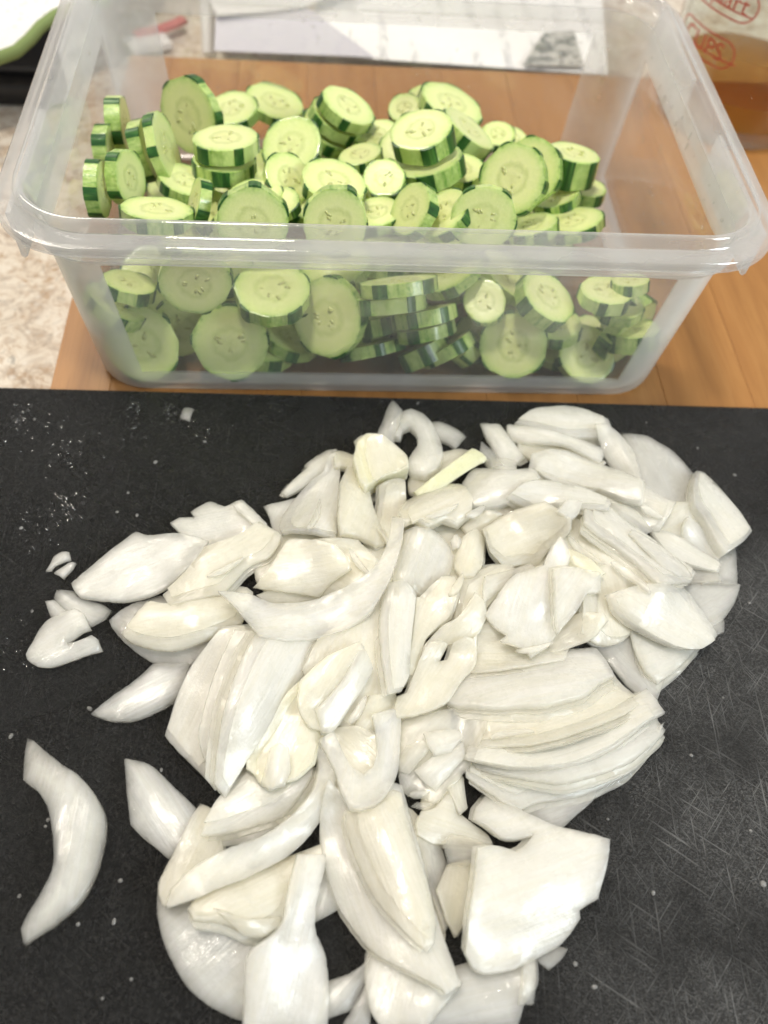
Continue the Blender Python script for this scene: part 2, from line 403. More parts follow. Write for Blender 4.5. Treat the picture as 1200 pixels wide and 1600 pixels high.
# ------------------------------------------------------------------ cucumber slices
CR, CT = .016, .006
def cuke_variant(seed):
    rg = random.Random(seed); ns = rg.choice((4, 5, 5, 6)); a = rg.random() * 6.28; strips = []
    for k in range(ns):
        wdt = rg.uniform(.26, .55); c = a + 6.283 * (k + rg.uniform(-.16, .16)) / ns
        strips.append((c - wdt / 2, c + wdt / 2))
    ecc = rg.uniform(.88, 1.0); ea = rg.random() * 3
    nz = rg.random() * 50; sl = (rg.uniform(-.05, .05), rg.uniform(-.05, .05))
    def rr(t): return CR * (1 - (1 - ecc) * math.cos(t - ea) ** 2 + .028 * noise.noise(Vector((math.cos(t) * 1.3, math.sin(t) * 1.3, nz))))
    pts = []
    for k, (s, e) in enumerate(strips):
        m = max(3, int((e - s) / .09))
        for j in range(m + 1): pts.append((s + (e - s) * j / m, 1.0))
        ns_, _ = strips[(k + 1) % ns]
        while ns_ < e: ns_ += 6.2832
        p0 = Vector((math.cos(e), math.sin(e))); p1 = Vector((math.cos(ns_), math.sin(ns_)))
        nsub = max(2, int((ns_ - e) / .13)); cuts = 2 if (ns_ - e) > .75 else 1     # one or two peeler strokes: flat facets
        for j in range(1, nsub):
            f = j / nsub; ang = e + (ns_ - e) * f; loc = (f * cuts) % 1.0
            seg = (ns_ - e) / cuts; flat = math.cos(seg / 2) / math.cos((loc - .5) * seg)
            pts.append((ang, .35 * .975 + .65 * flat * .985))
    pts.sort(key=lambda p: p[0] % 6.2832)
    n = len(pts); rings = [(.25, 1), (.5, 1), (.72, 1), (.88, 1), (.965, 1), (1.0, .94), (1.0, -.94), (.965, -1), (.6, -1)]
    V = [(0, 0, CT / 2 * .97)]; Fc = []
    for f, zz in rings:
        for ang, q in pts:
            r = rr(ang) * q * f; dip = -.00022 if f < .3 else (-.0001 if f < .55 else 0)
            xx, yy = r * math.cos(ang), r * math.sin(ang); V.append((xx, yy, zz * CT / 2 + (dip if zz > 0 else -dip) + ((sl[0] * xx + sl[1] * yy) if zz > 0 else 0)))
    for j in range(n): Fc.append((0, 1 + j, 1 + (j + 1) % n))
    for i in range(len(rings) - 1):
        for j in range(n):
            k = (j + 1) % n; Fc.append((1 + i * n + j, 1 + (i + 1) * n + j, 1 + (i + 1) * n + k, 1 + i * n + k))
    c = len(V); V.append((0, 0, -CT / 2 * .97)); b0 = 1 + (len(rings) - 1) * n
    for j in range(n): Fc.append((c, b0 + (j + 1) % n, b0 + j))
    me = bpy.data.meshes.new('flesh'); me.from_pydata(V, [], Fc); me.materials.append(M_FLESH); me.update()
    me.polygons.foreach_set('use_smooth', [True] * len(me.polygons)); me.set_sharp_from_angle(angle=math.radians(50))
    peels = []
    for s, e in strips:
        m = max(3, int((e - s) / .09)); V = []; Fc = []
        for j in range(m + 1):
            ang = s - .012 + (e - s + .024) * j / m; tp = .00045 if 0 < j < m else .0001
            for dr, z in ((-.0005, -CT / 2 * .985), (tp, -CT / 2 * .97), (tp, CT / 2 * .97), (-.0005, CT / 2 * 1.005)):
                r = rr(ang) + dr; xx, yy = r * math.cos(ang), r * math.sin(ang); V.append((xx, yy, z + ((sl[0] * xx + sl[1] * yy) if z > 0 else 0)))
        for j in range(m):
            for q in range(3): Fc.append((j * 4 + q, (j + 1) * 4 + q, (j + 1) * 4 + q + 1, j * 4 + q + 1))
            Fc.append((j * 4 + 3, (j + 1) * 4 + 3, (j + 1) * 4, j * 4))
        Fc.append((0, 1, 2, 3)); Fc.append((m * 4 + 3, m * 4 + 2, m * 4 + 1, m * 4))
        pm = bpy.data.meshes.new('peel_strip'); pm.from_pydata(V, [], Fc); pm.materials.append(M_PEEL); pm.update()
        pm.polygons.foreach_set('use_smooth', [True] * len(pm.polygons)); pm.set_sharp_from_angle(angle=math.radians(40)); peels.append(pm)
    bm = bmesh.new(); base = rg.random() * 6
    for k in range(3):
        for q in range(rg.choice((2, 3, 3))):
            ang = base + k * 2.094 + rg.uniform(-.5, .5); r = CR * rg.uniform(.16, .40)
            for sz in (1, -1):
                r_ = bmesh.ops.create_icosphere(bm, subdivisions=1, radius=1.0)
                mt = Matrix.Translation((r * math.cos(ang), r * math.sin(ang), sz * (CT / 2 - .00035))) @ Matrix.Rotation(ang + rg.uniform(-.4, .4), 4, 'Z') @ Matrix.Diagonal((.0016, .0008, .00045, 1))
                bmesh.ops.transform(bm, matrix=mt, verts=r_['verts'])
    sm = bpy.data.meshes.new('seeds'); bm.to_mesh(sm); bm.free(); sm.materials.append(M_SEED)
    sm.polygons.foreach_set('use_smooth', [True] * len(sm.polygons))
    return me, peels, sm
CV = [cuke_variant(s) for s in range(21, 37)]
def cuke(center, normal, R, thick, label, group, var=None, spin=None, name='cucumber_slice'):
    me, peels, sm = CV[RNG.randrange(len(CV)) if var is None else var % len(CV)]
    root = empty(name, center); q = Vector(normal).to_track_quat('Z', 'Y')
    root.rotation_mode = 'QUATERNION'
    from mathutils import Quaternion
    root.rotation_quaternion = q @ Quaternion((0, 0, 1), RNG.random() * 6.28 if spin is None else spin)
    s = R / CR; root.scale = (s, s, thick / CT)
    props(root, label, 'cucumber slice', group)
    for nm, m in [('flesh', me)] + [('peel_strip', p) for p in peels] + [('seeds', sm)]:
        o = bpy.data.objects.new(nm, m); COL.objects.link(o); o.parent = root
        if nm == 'flesh': fl_ = o
        if nm == 'seeds': o['kind'] = 'stuff'; o.parent = fl_
    return root
def view_normal(px, py, ratio, nd):
    t = math.acos(max(.02, min(.999, ratio))); d = ray(px, py); d = d / np.linalg.norm(d)
    r = np.cross(d, _U); r /= np.linalg.norm(r); u = np.cross(r, d)
    a = math.radians(nd)
    return math.sin(t) * (math.cos(a) * r + math.sin(a) * u) - math.cos(t) * d
GT, GF = 'cucumber slices seen over the container rim', 'cucumber slices seen through the front wall'
# px, py, semi axes a b, image direction of the face normal, thickness mm, height mm of centre, label
TOPC = [
 (293,181,57,43,195,5,55,'large round cucumber slice standing upright at the back left of the heap'),
 (362,168,42,24,110,6,44,'cucumber slice at the back edge left of centre, beside the large upright slice'),
 (430,157,48,25,78,5,42,'oval cucumber slice tilted at the back edge with two dark peel marks'),
 (197,195,46,9,8,7,62,'tall cucumber slice seen edge-on at the far left back, highest of the left cluster'),
 (176,238,40,11,8,6,60,'small edge-on cucumber slice at the left end behind the front-left pair'),
 (238,234,52,15,18,6,62,'edge-on cucumber slice left of a leaning pair near the left end'),
 (262,230,54,17,18,5,66,'pale leaning cucumber slice, right-hand one of the leaning pair near the left end'),
 (163,296,46,10,4,6,68,'edge-on cucumber slice nearest the left container wall with dark square peel patch'),
 (205,278,43,22,4,6,68,'cucumber slice turned right just beside the one nearest the left wall'),
 (352,214,55,22,95,7,70,'flat bright cucumber slice on top of another, left of the middle'),
 (350,248,51,20,95,7,61,'dark-edged cucumber slice directly under the flat bright one, left of the middle'),
 (455,226,49,41,120,5,54,'shaded round cucumber slice half hidden in the middle back'),
 (400,300,47,21,100,4,66,'thin cucumber slice lying behind the front-row slice left of centre'),
 (424,318,46,24,110,4,66,'thin cucumber slice sandwiched right behind the front-row slice left of centre'),
 (452,277,43,36,60,5,67,'cucumber slice half covered by the oval slice in the middle'),
 (522,282,57,33,78,5,72,'big oval cucumber slice with visible seeds in the middle of the heap'),
 (545,164,47,22,58,6,62,'topmost tilted cucumber slice of the leaning stack of three at the back middle'),
 (530,182,47,22,58,6,55,'middle cucumber slice of the leaning stack of three at the back middle'),
 (514,200,47,22,58,6,48,'lowest cucumber slice of the leaning stack of three at the back middle'),
 (588,208,36,22,100,5,50,'dim olive cucumber slice in the gap right of the leaning stack of three'),
 (600,277,34,27,100,6,66,'small yellowish cucumber slice with broken core at the centre'),
 (657,201,54,29,103,9,78,'thick flat cucumber slice on top of the tall pair right of centre'),
 (668,250,56,26,103,8,66,'thick cucumber slice under the tall pair right of centre'),
 (625,222,38,24,120,6,58,'cucumber slice peeking out left of the thick flat slice'),
 (667,152,34,21,95,6,52,'small cucumber slice at the very back, left behind the drooping oval one'),
 (632,168,28,20,100,6,50,'small dark-edged cucumber slice behind the thick flat slice'),
 (707,160,54,22,63,6,58,'oval drooping cucumber slice at the back right of centre'),
 (734,200,50,13,48,7,60,'olive edge-on cucumber slice leaning right of the thick flat slice'),
 (778,208,28,19,80,5,50,'small cucumber slice at the back behind the big round one'),
 (802,214,26,17,70,5,47,'smallest cucumber slice at the back right behind the big round one'),
 (826,268,52,49,150,5,62,'cucumber slice directly behind the big round one, its edge showing on the right'),
 (800,280,55,52,150,5,70,'big round cucumber slice facing up, right of the middle'),
 (897,238,43,18,76,13,66,'thick cucumber chunk with dark peel at the right end of the heap'),
 (910,290,40,14,76,6,48,'cucumber slice under the thick chunk at the right end'),
 (868,305,38,16,100,5,50,'shaded cucumber slice deep between the big round one and the thick chunk'),
 (893,344,50,22,95,5,52,'flat cucumber slice at the front right end just above the rim'),
 (830,350,42,17,95,5,54,'cucumber slice mostly behind the rim left of the right-end flat slice'),
 (690,332,48,30,130,5,68,'cucumber slice tucked behind the front-row slice right of centre'),
 (755,342,53,51,-90,5,72,'round front-row cucumber slice right of centre, cut off by the rim'),
 (640,326,43,27,150,6,70,'pale front-row cucumber slice with dark corner peel, just right of centre'),
 (524,350,57,53,-90,5,74,'front-row cucumber slice in the middle, cut off by the rim'),
 (395,349,58,54,-90,5,73,'front-row cucumber slice left of centre, cut off by the rim'),
 (303,314,38,9,170,5,72,'narrow upright cucumber slice between the front-row slices at left'),
 (245,325,56,20,95,6,74,'flat front-row cucumber slice near the left end with small peel corner'),
 (588,330,40,24,95,5,62,'shadowed cucumber slice low between the middle front-row slices'),
 (562,240,36,16,100,5,56,'shadowed cucumber slice below the leaning stack of three'),
 (720,262,40,24,80,5,58,'shadowed cucumber slice left of the big round one'),
 (290,280,46,22,80,5,58,'dark shaded cucumber slice deep left under the flat bright one'),
]
for px, py, a, b, nd, th, z, lab in TOPC:
    p = at_z(px, py, z / 1000); Z = (p - CAM_LOC) @ _F; R = a * Z / FPX
    n = view_normal(px, py, b / a, nd)
    cuke(p - n * th / 2000, n, R, th / 1000, lab, GT)
# px, py, a, b, nd, thickness, depth behind the front wall (mm), label
FRC = [
 (226,553,61,58,-90,6,6,'big cucumber slice pressed against the front wall at the lower left corner'),
 (360,537,60,57,-100,6,6,'second big cucumber slice from the left along the bottom of the front wall'),
 (305,443,58,50,-90,5,7,'round cucumber slice high behind the front wall above the two big left ones'),
 (425,450,60,42,95,7,12,'yellowish cucumber slice high behind the front wall, left of the tall oval one'),
 (178,472,50,21,62,6,14,'tilted cucumber slice at the upper left behind the front wall'),
 (203,440,42,16,80,6,16,'cucumber slice seen from the edge in the upper left corner behind the front wall'),
 (510,497,63,54,195,6,7,'tall oval cucumber slice pressed against the front wall left of the middle'),
 (287,540,50,45,-80,5,19,'hidden cucumber slice between the two big lower left ones'),
 (420,588,46,31,80,7,16,'cucumber slice on the container floor with dark peel corner, left of the middle'),
 (457,552,46,22,70,6,20,'shaded cucumber slice under the tall oval one'),
 (576,560,53,5,102,6,10,'single cucumber slice seen edge-on leaning low in the middle'),
 (622,437,62,5,96,6,10,'edge-on cucumber slice at the top of the stack in the middle of the front wall'),
 (610,461,56,5,95,7,10,'second edge-on cucumber slice down the stack in the middle of the front wall'),
 (662,483,50,6,100,6,9,'third edge-on cucumber slice down the stack in the middle of the front wall'),
 (664,507,52,6,101,6,8,'lowest edge-on cucumber slice of the stack in the middle of the front wall'),
 (586,492,34,8,100,8,20,'shaded cucumber slice left behind the edge-on stack'),
 (588,520,32,8,92,7,22,'small shaded cucumber slice low left behind the edge-on stack'),
 (655,555,42,6,116,8,10,'upper of two slanting edge-on cucumber slices below the stack'),
 (690,562,48,6,118,6,13,'lower of two slanting edge-on cucumber slices below the stack'),
 (722,540,28,12,140,7,14,'short cucumber slice end poking out right of the slanting pair'),
 (757,470,37,35,100,5,16,'smaller round cucumber slice high behind the front wall, right of the stack'),
 (802,541,54,53,-90,6,6,'big round bright cucumber slice pressed against the front wall right of the middle'),
 (912,566,48,45,20,7,7,'round cucumber slice at the lower right with dark peel at its left'),
 (858,463,50,31,40,7,14,'tilted cucumber slice high right with dark peel patch below it'),
 (948,453,46,22,70,6,16,'oval cucumber slice in the upper right corner behind the front wall'),
 (967,474,42,22,70,5,20,'cucumber slice just beneath the upper right oval one'),
 (985,511,46,20,85,8,16,'thick cucumber slice at right above the one leaning on the wall'),
 (1012,556,60,11,-40,8,16,'cucumber slice leaning edge-on against the right container wall'),
 (847,592,36,30,90,6,20,'shadowed cucumber slice on the floor between the two round right ones'),
 (740,570,40,34,90,5,28,'dim cucumber slice deep behind the slanting pair'),
 (870,505,40,24,80,6,22,'dim cucumber slice in the gap above the lower right round one'),
 (930,520,40,26,60,6,26,'dim cucumber slice deep at the right above the lower right round one'),
 (560,600,44,20,90,6,40,'dim cucumber slice on the container floor far behind the middle'),
 (985,437,32,10,85,5,22,'pale cucumber slice at the very top of the right front corner'),
]
def front_wall_y(z): return wall_inset(z) + T
for px, py, a, b, nd, th, dep, lab in FRC:
    dep = dep + (10 if dep > 13 else 0); y = front_wall_y(.04) + dep / 1000 * .75
    for _ in range(4):
        p = at_y(px, py, y); y = front_wall_y(max(0, p[2])) + dep / 1000 * .75
    Z = (p - CAM_LOC) @ _F; R = a * Z / FPX
    n = view_normal(px, py, b / a, nd)
    ext = R * math.sqrt(max(0, 1 - n[1] ** 2)) + th / 2000 * abs(n[1])       # keep the disc inside the wall
    c = p - n * th / 2000
    lim = front_wall_y(max(0, c[2])) + .0008
    low = c[1] - ext * 0.97
    if low < lim:
        s_ = (lim - low); d = ray(px, py); d = d / d[1]; c2 = c + d * s_; Z2 = (c2 - CAM_LOC) @ _F; R *= Z2 / Z; c = c2
    zmin = c[2] - R * math.sqrt(max(0, 1 - n[2] ** 2)) - th / 2000 * abs(n[2])
    hx_ = R * math.sqrt(max(0, 1 - n[0] ** 2)) + th / 2000 * abs(n[0]); xl = W / 2 - wall_inset(max(0, c[2])) - T - .0012 - max(0, .010 - (c[1] - lim)) * .12
    if abs(c[0]) + hx_ > xl: c = c - np.array([math.copysign(abs(c[0]) + hx_ - xl, c[0]), 0, 0])
    if zmin < .002: c = c + np.array([0, 0, .002 - zmin])
    cuke(c, n, R, th / 1000, lab, GF)
# the rest of the heap, glimpsed only in the gaps
rg = random.Random(5)
for k in range(46):
    x = rg.uniform(-.105, .085); y = rg.uniform(.045, .150); z = rg.uniform(.012, .046)
    n = Vector((rg.uniform(-.7, .7), rg.uniform(-.7, .5), 1)).normalized()
    RB = 'cucumber slice blurred behind the rim band, '
    lab = {8: RB + 'above the smaller round one right of the stack', 17: RB + 'above the tall oval one', 23: RB + 'above the left part of the edge-on stack',
           16: RB + 'above the big bright round one', 35: RB + 'in the far upper left corner', 5: RB + 'above the right part of the edge-on stack',
           18: RB + 'above the tilted slice high at right', 14: RB + 'above the gap between the two high left ones', 20: RB + 'above the high round left one',
           45: RB + 'rightmost but one of those behind the band', 13: RB + 'above the yellowish high one'}.get(k)
    cuke((x, y, z), n, rg.uniform(.0145, .017), rg.uniform(.005, .007), lab or 'cucumber slice buried inside the heap, only glimpsed in the gaps', GF if lab else 'buried cucumber slices')

# ------------------------------------------------------------------ onion pieces: cut sheets resting on each other
GX0, GY0, GS = -.24, -.34, .0015
GNX, GNY = 340, 250
HM = np.full((GNX, GNY), BT)
gx = GX0 + GS * (np.arange(GNX) + .5); gy = GY0 + GS * (np.arange(GNY) + .5)
GXX, GYY = np.meshgrid(gx, gy, indexing='ij')
def inside(poly, X, Y):
    x = poly[:, 0]; y = poly[:, 1]; res = np.zeros(X.shape, bool); n = len(poly); j = n - 1
    for i in range(n):
        c = ((y[i] > Y) != (y[j] > Y)) & (X < (x[j] - x[i]) * (Y - y[i]) / (y[j] - y[i] + 1e-15) + x[i])
        res ^= c; j = i
    return res
def dist_to(poly, P):
    a = poly; b = np.roll(poly, -1, 0); d = b - a; L = (d ** 2).sum(1) + 1e-18
    best = np.full(len(P), 1e9)
    for i in range(len(a)):
        t = np.clip(((P - a[i]) @ d[i]) / L[i], 0, 1); q = a[i] + t[:, None] * d[i]
        best = np.minimum(best, np.sqrt(((P - q) ** 2).sum(1)))
    return best
def smooth_outline(pts, step):
    """Catmull-Rom through the outline, sharp turns kept as corners"""
    P = np.array(pts, float); n = len(P); out = []
    corner = []
    for i in range(n):
        a = P[i] - P[i - 1]; b = P[(i + 1) % n] - P[i]
        ang = abs(math.degrees(math.atan2(a[0] * b[1] - a[1] * b[0], a @ b)))
        corner.append(ang > 34)
    for i in range(n):
        p1, p2 = P[i], P[(i + 1) % n]; L = np.linalg.norm(p2 - p1); m = max(1, int(L / step))
        t1 = (p2 - p1) if corner[i] else (p2 - P[i - 1]) * .5
        t2 = (p2 - p1) if corner[(i + 1) % n] else (P[(i + 2) % n] - p1) * .5
        k1 = np.linalg.norm(t1); k2 = np.linalg.norm(t2)
        t1 = t1 * .78; t2 = t2 * .78
        if k1 > L: t1 = t1 * L / k1
        if k2 > L: t2 = t2 * L / k2
        for k in range(m):
            f = k / m; h = (2 * f**3 - 3 * f**2 + 1, f**3 - 2 * f**2 + f, -2 * f**3 + 3 * f**2, f**3 - f**2)
            out.append(h[0] * p1 + h[1] * t1 + h[2] * p2 + h[3] * t2)
    return np.array(out)
NP = [0]
def onion(pts, label, mat='w', th=2.6, bw=None, bl=None, tilt=(0, 0), ax=None, lift=0.0, name='onion_slice', group='pieces of sliced onion', cat='onion slice', step=None, wob=.55, smin=.42, layers=None, tops=None):
    NP[0] += 1; rg = random.Random(NP[0] * 13 + 1)
    th = (th * .82 if th < 6 else th) / 1000
    bw = (rg.uniform(.8, 2.4) if bw is None else bw) / 1000; bl = (rg.uniform(-.4, 1.2) if bl is None else bl) / 1000
    n = np.array([0, 0, 1.0]); p0 = np.array([0, 0, BT + .004])
    for it in range(4):
        Q = np.array([on_plane(x, y, p0, n) for x, y in pts])
        msk = inside(Q[:, :2], GXX, GYY); hs = HM[msk]
        if len(hs) < 3: hs = np.array([BT] * 3); X = Q[:3, 0]; Y = Q[:3, 1]
        else: X = GXX[msk]; Y = GYY[msk]
        mx, my = X.mean(), Y.mean()
        A = np.stack([X - mx, Y - my, np.ones_like(X)], 1)
        sol = np.linalg.lstsq(A, hs, rcond=None)[0] if len(hs) > 5 else np.array([0, 0, hs.mean()])
        g = sol[:2].copy(); gl = np.linalg.norm(g)
        if gl > smin: g *= smin / gl
        if hs.max() - BT < 1e-5: g *= 0
        g = g + np.array(tilt)
        res = hs - (A[:, :2] @ g)
        c = np.percentile(res, 72) + .0002 + lift / 1000
        n = np.array([-g[0], -g[1], 1.0]); n /= np.linalg.norm(n)
        p0 = np.array([mx, my, c + th * .6])
    Q = np.array([on_plane(x, y, p0, n) for x, y in pts])
    cen = Q.mean(0)
    # local frame: x along the fibres
    e1 = np.array([1.0, 0, 0]) - n * n[0]; e1 /= np.linalg.norm(e1); e2 = np.cross(n, e1)
    q2 = np.stack([(Q - cen) @ e1, (Q - cen) @ e2], 1)
    if ax is None:
        w_, v_ = np.linalg.eigh(np.cov(q2.T)); a = math.atan2(v_[1, 1], v_[0, 1])
    else:
        A_ = on_plane(600, 1000, p0, n); B_ = on_plane(600 + 100 * math.cos(math.radians(ax)), 1000 - 100 * math.sin(math.radians(ax)), p0, n)
        d_ = B_ - A_; a = math.atan2(d_ @ e2, d_ @ e1)
    f1 = math.cos(a) * e1 + math.sin(a) * e2; f2 = np.cross(n, f1)
    q2 = np.stack([(Q - cen) @ f1, (Q - cen) @ f2], 1)
    if ((q2[:, 0] * np.roll(q2[:, 1], -1)) - (q2[:, 1] * np.roll(q2[:, 0], -1))).sum() < 0: q2 = q2[::-1]
    size = max(np.ptp(q2[:, 0]), np.ptp(q2[:, 1]))
    st = step or max(.0010, min(.0016, size / 14))
    O = smooth_outline(q2, st)
    seed = Vector((NP[0] * 3.17, NP[0] * 1.3, 0))
    for i in range(len(O)):
        O[i] += .0002 * np.array([noise.noise(Vector((O[i][0] * 900, O[i][1] * 900, 1)) + seed), noise.noise(Vector((O[i][0] * 900, O[i][1] * 900, 9)) + seed)])
    er = min(.00055, th * .28)
    tang = np.roll(O, -1, 0) - np.roll(O, 1, 0); tang /= np.linalg.norm(tang, axis=1)[:, None] + 1e-12
    nor = np.stack([-tang[:, 1], tang[:, 0]], 1)
    extra = []
    for off in (er * .30, er * 1.0):
        c_ = O + nor * off; ok = inside(O, c_[:, 0], c_[:, 1]) & (dist_to(O, c_) > off * .85); extra.append(c_[ok])
    gsz = st * 1.5
    xs = np.arange(O[:, 0].min(), O[:, 0].max(), gsz); ys = np.arange(O[:, 1].min(), O[:, 1].max(), gsz)
    if len(xs) and len(ys):
        Xg, Yg = np.meshgrid(xs, ys); Pg = np.stack([Xg.ravel(), Yg.ravel()], 1)
        Pg = Pg + np.array([[rg.uniform(-.2, .2) * gsz, rg.uniform(-.2, .2) * gsz] for _ in Pg])
        ok = inside(O, Pg[:, 0], Pg[:, 1]); Pg = Pg[ok]
        if len(Pg): Pg = Pg[dist_to(O, Pg) > er * 1.5]
        extra.append(Pg)
    allp = np.concatenate([O] + [e for e in extra if len(e)])
    vs_, es_, fs_, *_ = geometry.delaunay_2d_cdt([Vector(p) for p in allp], [], [list(range(len(O)))], 1, 1e-7)
    P2 = np.array([(v.x, v.y) for v in vs_])
    if len(fs_) == 0: return None
    hx = max(1e-4, np.abs(O[:, 0]).max()); hy = max(1e-4, np.abs(O[:, 1]).max())
    cy0 = (O[:, 1].max() + O[:, 1].min()) / 2; cx0 = (O[:, 0].max() + O[:, 0].min()) / 2; hy = np.ptp(O[:, 1]) / 2; hx = np.ptp(O[:, 0]) / 2
    RC = rg.uniform(.026, .040)
    auto = min(.0075, hy * hy / (2 * RC)) * .85
    bw = math.copysign(max(abs(bw), auto), bw); bl = math.copysign(max(abs(bl), min(.006, hx * hx / (2 * RC * 2.4)) * .6), bl if bl != 0 else 1)
    bw *= 1.05; bl *= .9
    HB = HM
    for _ in range(3):
        HP = np.pad(HB, 2, mode='edge'); HB = sum(HP[i:i + GNX, j:j + GNY] for i in range(5) for j in range(5)) / 25.0
    def hsamp(A, Xw, Yw):
        i = np.clip((Xw - GX0) / GS - .5, 0, GNX - 1.001); j = np.clip((Yw - GY0) / GS - .5, 0, GNY - 1.001)
        i0 = i.astype(int); j0 = j.astype(int); fi = i - i0; fj = j - j0
        return A[i0, j0] * (1 - fi) * (1 - fj) + A[i0 + 1, j0] * fi * (1 - fj) + A[i0, j0 + 1] * (1 - fi) * fj + A[i0 + 1, j0 + 1] * fi * fj
    def drape(P):      # how far the soft sheet settles onto what lies under it
        Wp = cen + P[:, :1] * f1 + P[:, 1:2] * f2
        return np.clip(hsamp(HB, Wp[:, 0], Wp[:, 1]) + th * .5 - Wp[:, 2], -.0035, .0075) * .72
    def to_local(P, z, dz):   # settle along the line of sight, so that the outline stays put
        Wp = cen + P[:, :1] * f1 + P[:, 1:2] * f2 + np.asarray(z)[:, None] * n
        r = CAM_LOC - Wp; Wp = Wp + r * (np.asarray(dz) / r[:, 2])[:, None] - cen
        return np.stack([Wp @ f1, Wp @ f2, Wp @ n], 1)
    def field(P):
        s = (P[:, 0] - cx0) / hx; t_ = (P[:, 1] - cy0) / hy
        z = bw * (1 - t_ ** 2) + bl * (1 - s ** 2)
        z = z - min(0.0, bw) - min(0.0, bl)
        z = z + wob / 1000 * np.array([noise.noise(Vector((p[0] * 130, p[1] * 240, 0)) + seed) for p in P])
        return z
    base = field(P2); d = dist_to(O, P2); dd = np.clip(er - d, 0, er); drop = er - np.sqrt(np.maximum(er ** 2 - dd ** 2, 0))
    zt = base + th / 2 - drop; zb = base - th / 2 + drop * .7
    m = len(P2); 
    dz = drape(P2)
    Wp = cen + P2[:, :1] * f1 + P2[:, 1:2] * f2; pen = hsamp(HM, Wp[:, 0], Wp[:, 1]) - (Wp[:, 2] + dz + base - th / 2)
    push = max(0.0, float(np.percentile(pen, 88))) * .9; dz = dz + push
    V = [tuple(x) for x in to_local(P2, zt, dz)] + [tuple(x) for x in to_local(P2, zb, dz)]
    Fc = []; ec = {}
    for f in fs_:
        f = list(f)
        ar = (P2[f[1]] - P2[f[0]])[0] * (P2[f[2]] - P2[f[0]])[1] - (P2[f[1]] - P2[f[0]])[1] * (P2[f[2]] - P2[f[0]])[0]
        if ar < 0: f = f[::-1]
        Fc.append(tuple(f)); Fc.append(tuple(i + m for i in f[::-1]))
        for k in range(len(f)):
            e = (f[k], f[(k + 1) % len(f)]); ec[e] = ec.get(e, 0) + 1
    for (i, j) in list(ec):
        if (j, i) not in ec: Fc.append((j, i, i + m, j + m))
    o = mesh_obj(name, V, Fc, ONION[mat], sharp=62)
    inn = np.clip(d / .0045, 0, 1); at_ = o.data.attributes.new('inner', 'FLOAT', 'POINT'); at_.data.foreach_set('value', np.concatenate([inn, inn]).astype(np.float32))
    # keep the sheet clear of the board and on top of what is below it
    o.matrix_world = Matrix(((f1[0], f2[0], n[0], cen[0]), (f1[1], f2[1], n[1], cen[1]), (f1[2], f2[2], n[2], cen[2]), (0, 0, 0, 1)))
    props(o, label, cat, group)
    # thin neighbouring layers still clinging underneath, peeping out along one edge
    big = size > .020 and mat in 'wiy' and min(hx, hy) > .005
    if layers is None: layers = rg.choice((0, 1, 1, 2)) if big else 0
    tops = (1 if rg.random() < .55 else 0) if (big and size > .026 and min(hx, hy) > .0065 and tops is None) else (tops or 0)
    sd = rg.choice((-1, 1)); e_ = er
    for k in list(range(1, layers + 1)) + [-i for i in range(1, tops + 1)]:
        kk = abs(k)
        if k > 0: O2 = O * (1 - .02 * kk) + np.array([rg.uniform(-.001, .001), sd * (.0009 + .0008 * rg.random()) * kk])
        else: O2 = (O - [cx0, cy0]) * np.array([1 - .10 * kk, 1 - .24 * kk]) + [cx0 + rg.uniform(-.05, .05) * hx, cy0 - sd * hy * rg.uniform(.12, .20) * kk]
        gx_ = np.arange(O2[:, 0].min(), O2[:, 0].max(), gsz * 1.3); gy_ = np.arange(O2[:, 1].min(), O2[:, 1].max(), gsz * 1.3)
        Xg, Yg = np.meshgrid(gx_, gy_); Pg = np.stack([Xg.ravel(), Yg.ravel()], 1); Pg = Pg[inside(O2, Pg[:, 0], Pg[:, 1])]
        if len(Pg): Pg = Pg[dist_to(O2, Pg) > gsz * .5]
        ap = np.concatenate([O2, Pg]) if len(Pg) else O2
        v2_, e2_, f2_, *_ = geometry.delaunay_2d_cdt([Vector(p) for p in ap], [], [list(range(len(O2)))], 1, 1e-7)
        R2 = np.array([(v.x, v.y) for v in v2_]); mm = len(R2); dz2 = drape(R2) + push; fl = field(R2)
        if k > 0: za, zb_ = fl - th * .5 - .0006 * kk + .0003, fl - th * .5 - .0006 * kk - .0003
        else: za = fl + th * .5 + .00045 * kk - .00018 * np.clip(1 - dist_to(O2, R2) / .0012, 0, 1); zb_ = fl + th * .5 - .0006
        V2 = [tuple(x) for x in to_local(R2, za, dz2)] + [tuple(x) for x in to_local(R2, zb_, dz2)]
        F2 = []; ec2 = set()
        for f in f2_:
            f = list(f); ar = (R2[f[1]] - R2[f[0]])[0] * (R2[f[2]] - R2[f[0]])[1] - (R2[f[1]] - R2[f[0]])[1] * (R2[f[2]] - R2[f[0]])[0]
            if ar < 0: f = f[::-1]
            F2.append(tuple(f)); F2.append(tuple(i + mm for i in f[::-1]))
            for q_ in range(len(f)): ec2.add((f[q_], f[(q_ + 1) % len(f)]))
        for (i, j) in list(ec2):
            if (j, i) not in ec2: F2.append((j, i, i + mm, j + mm))
        if F2: lo = mesh_obj('layer', V2, F2, ONION['lt' if k > 0 else ('lw' if mat == 'w' else 'li')], o, sharp=62); inn = np.clip(dist_to(O2, R2) / .0045, 0, 1); at_ = lo.data.attributes.new('inner', 'FLOAT', 'POINT'); at_.data.foreach_set('value', np.concatenate([inn, inn]).astype(np.float32))
    # raise the height map
    Q3 = cen + O[:, :1] * f1 + O[:, 1:] * f2; msk = inside(Q3[:, :2], GXX, GYY)
    zpl = cen[2] - ((GXX[msk] - cen[0]) * n[0] + (GYY[msk] - cen[1]) * n[1]) / n[2]
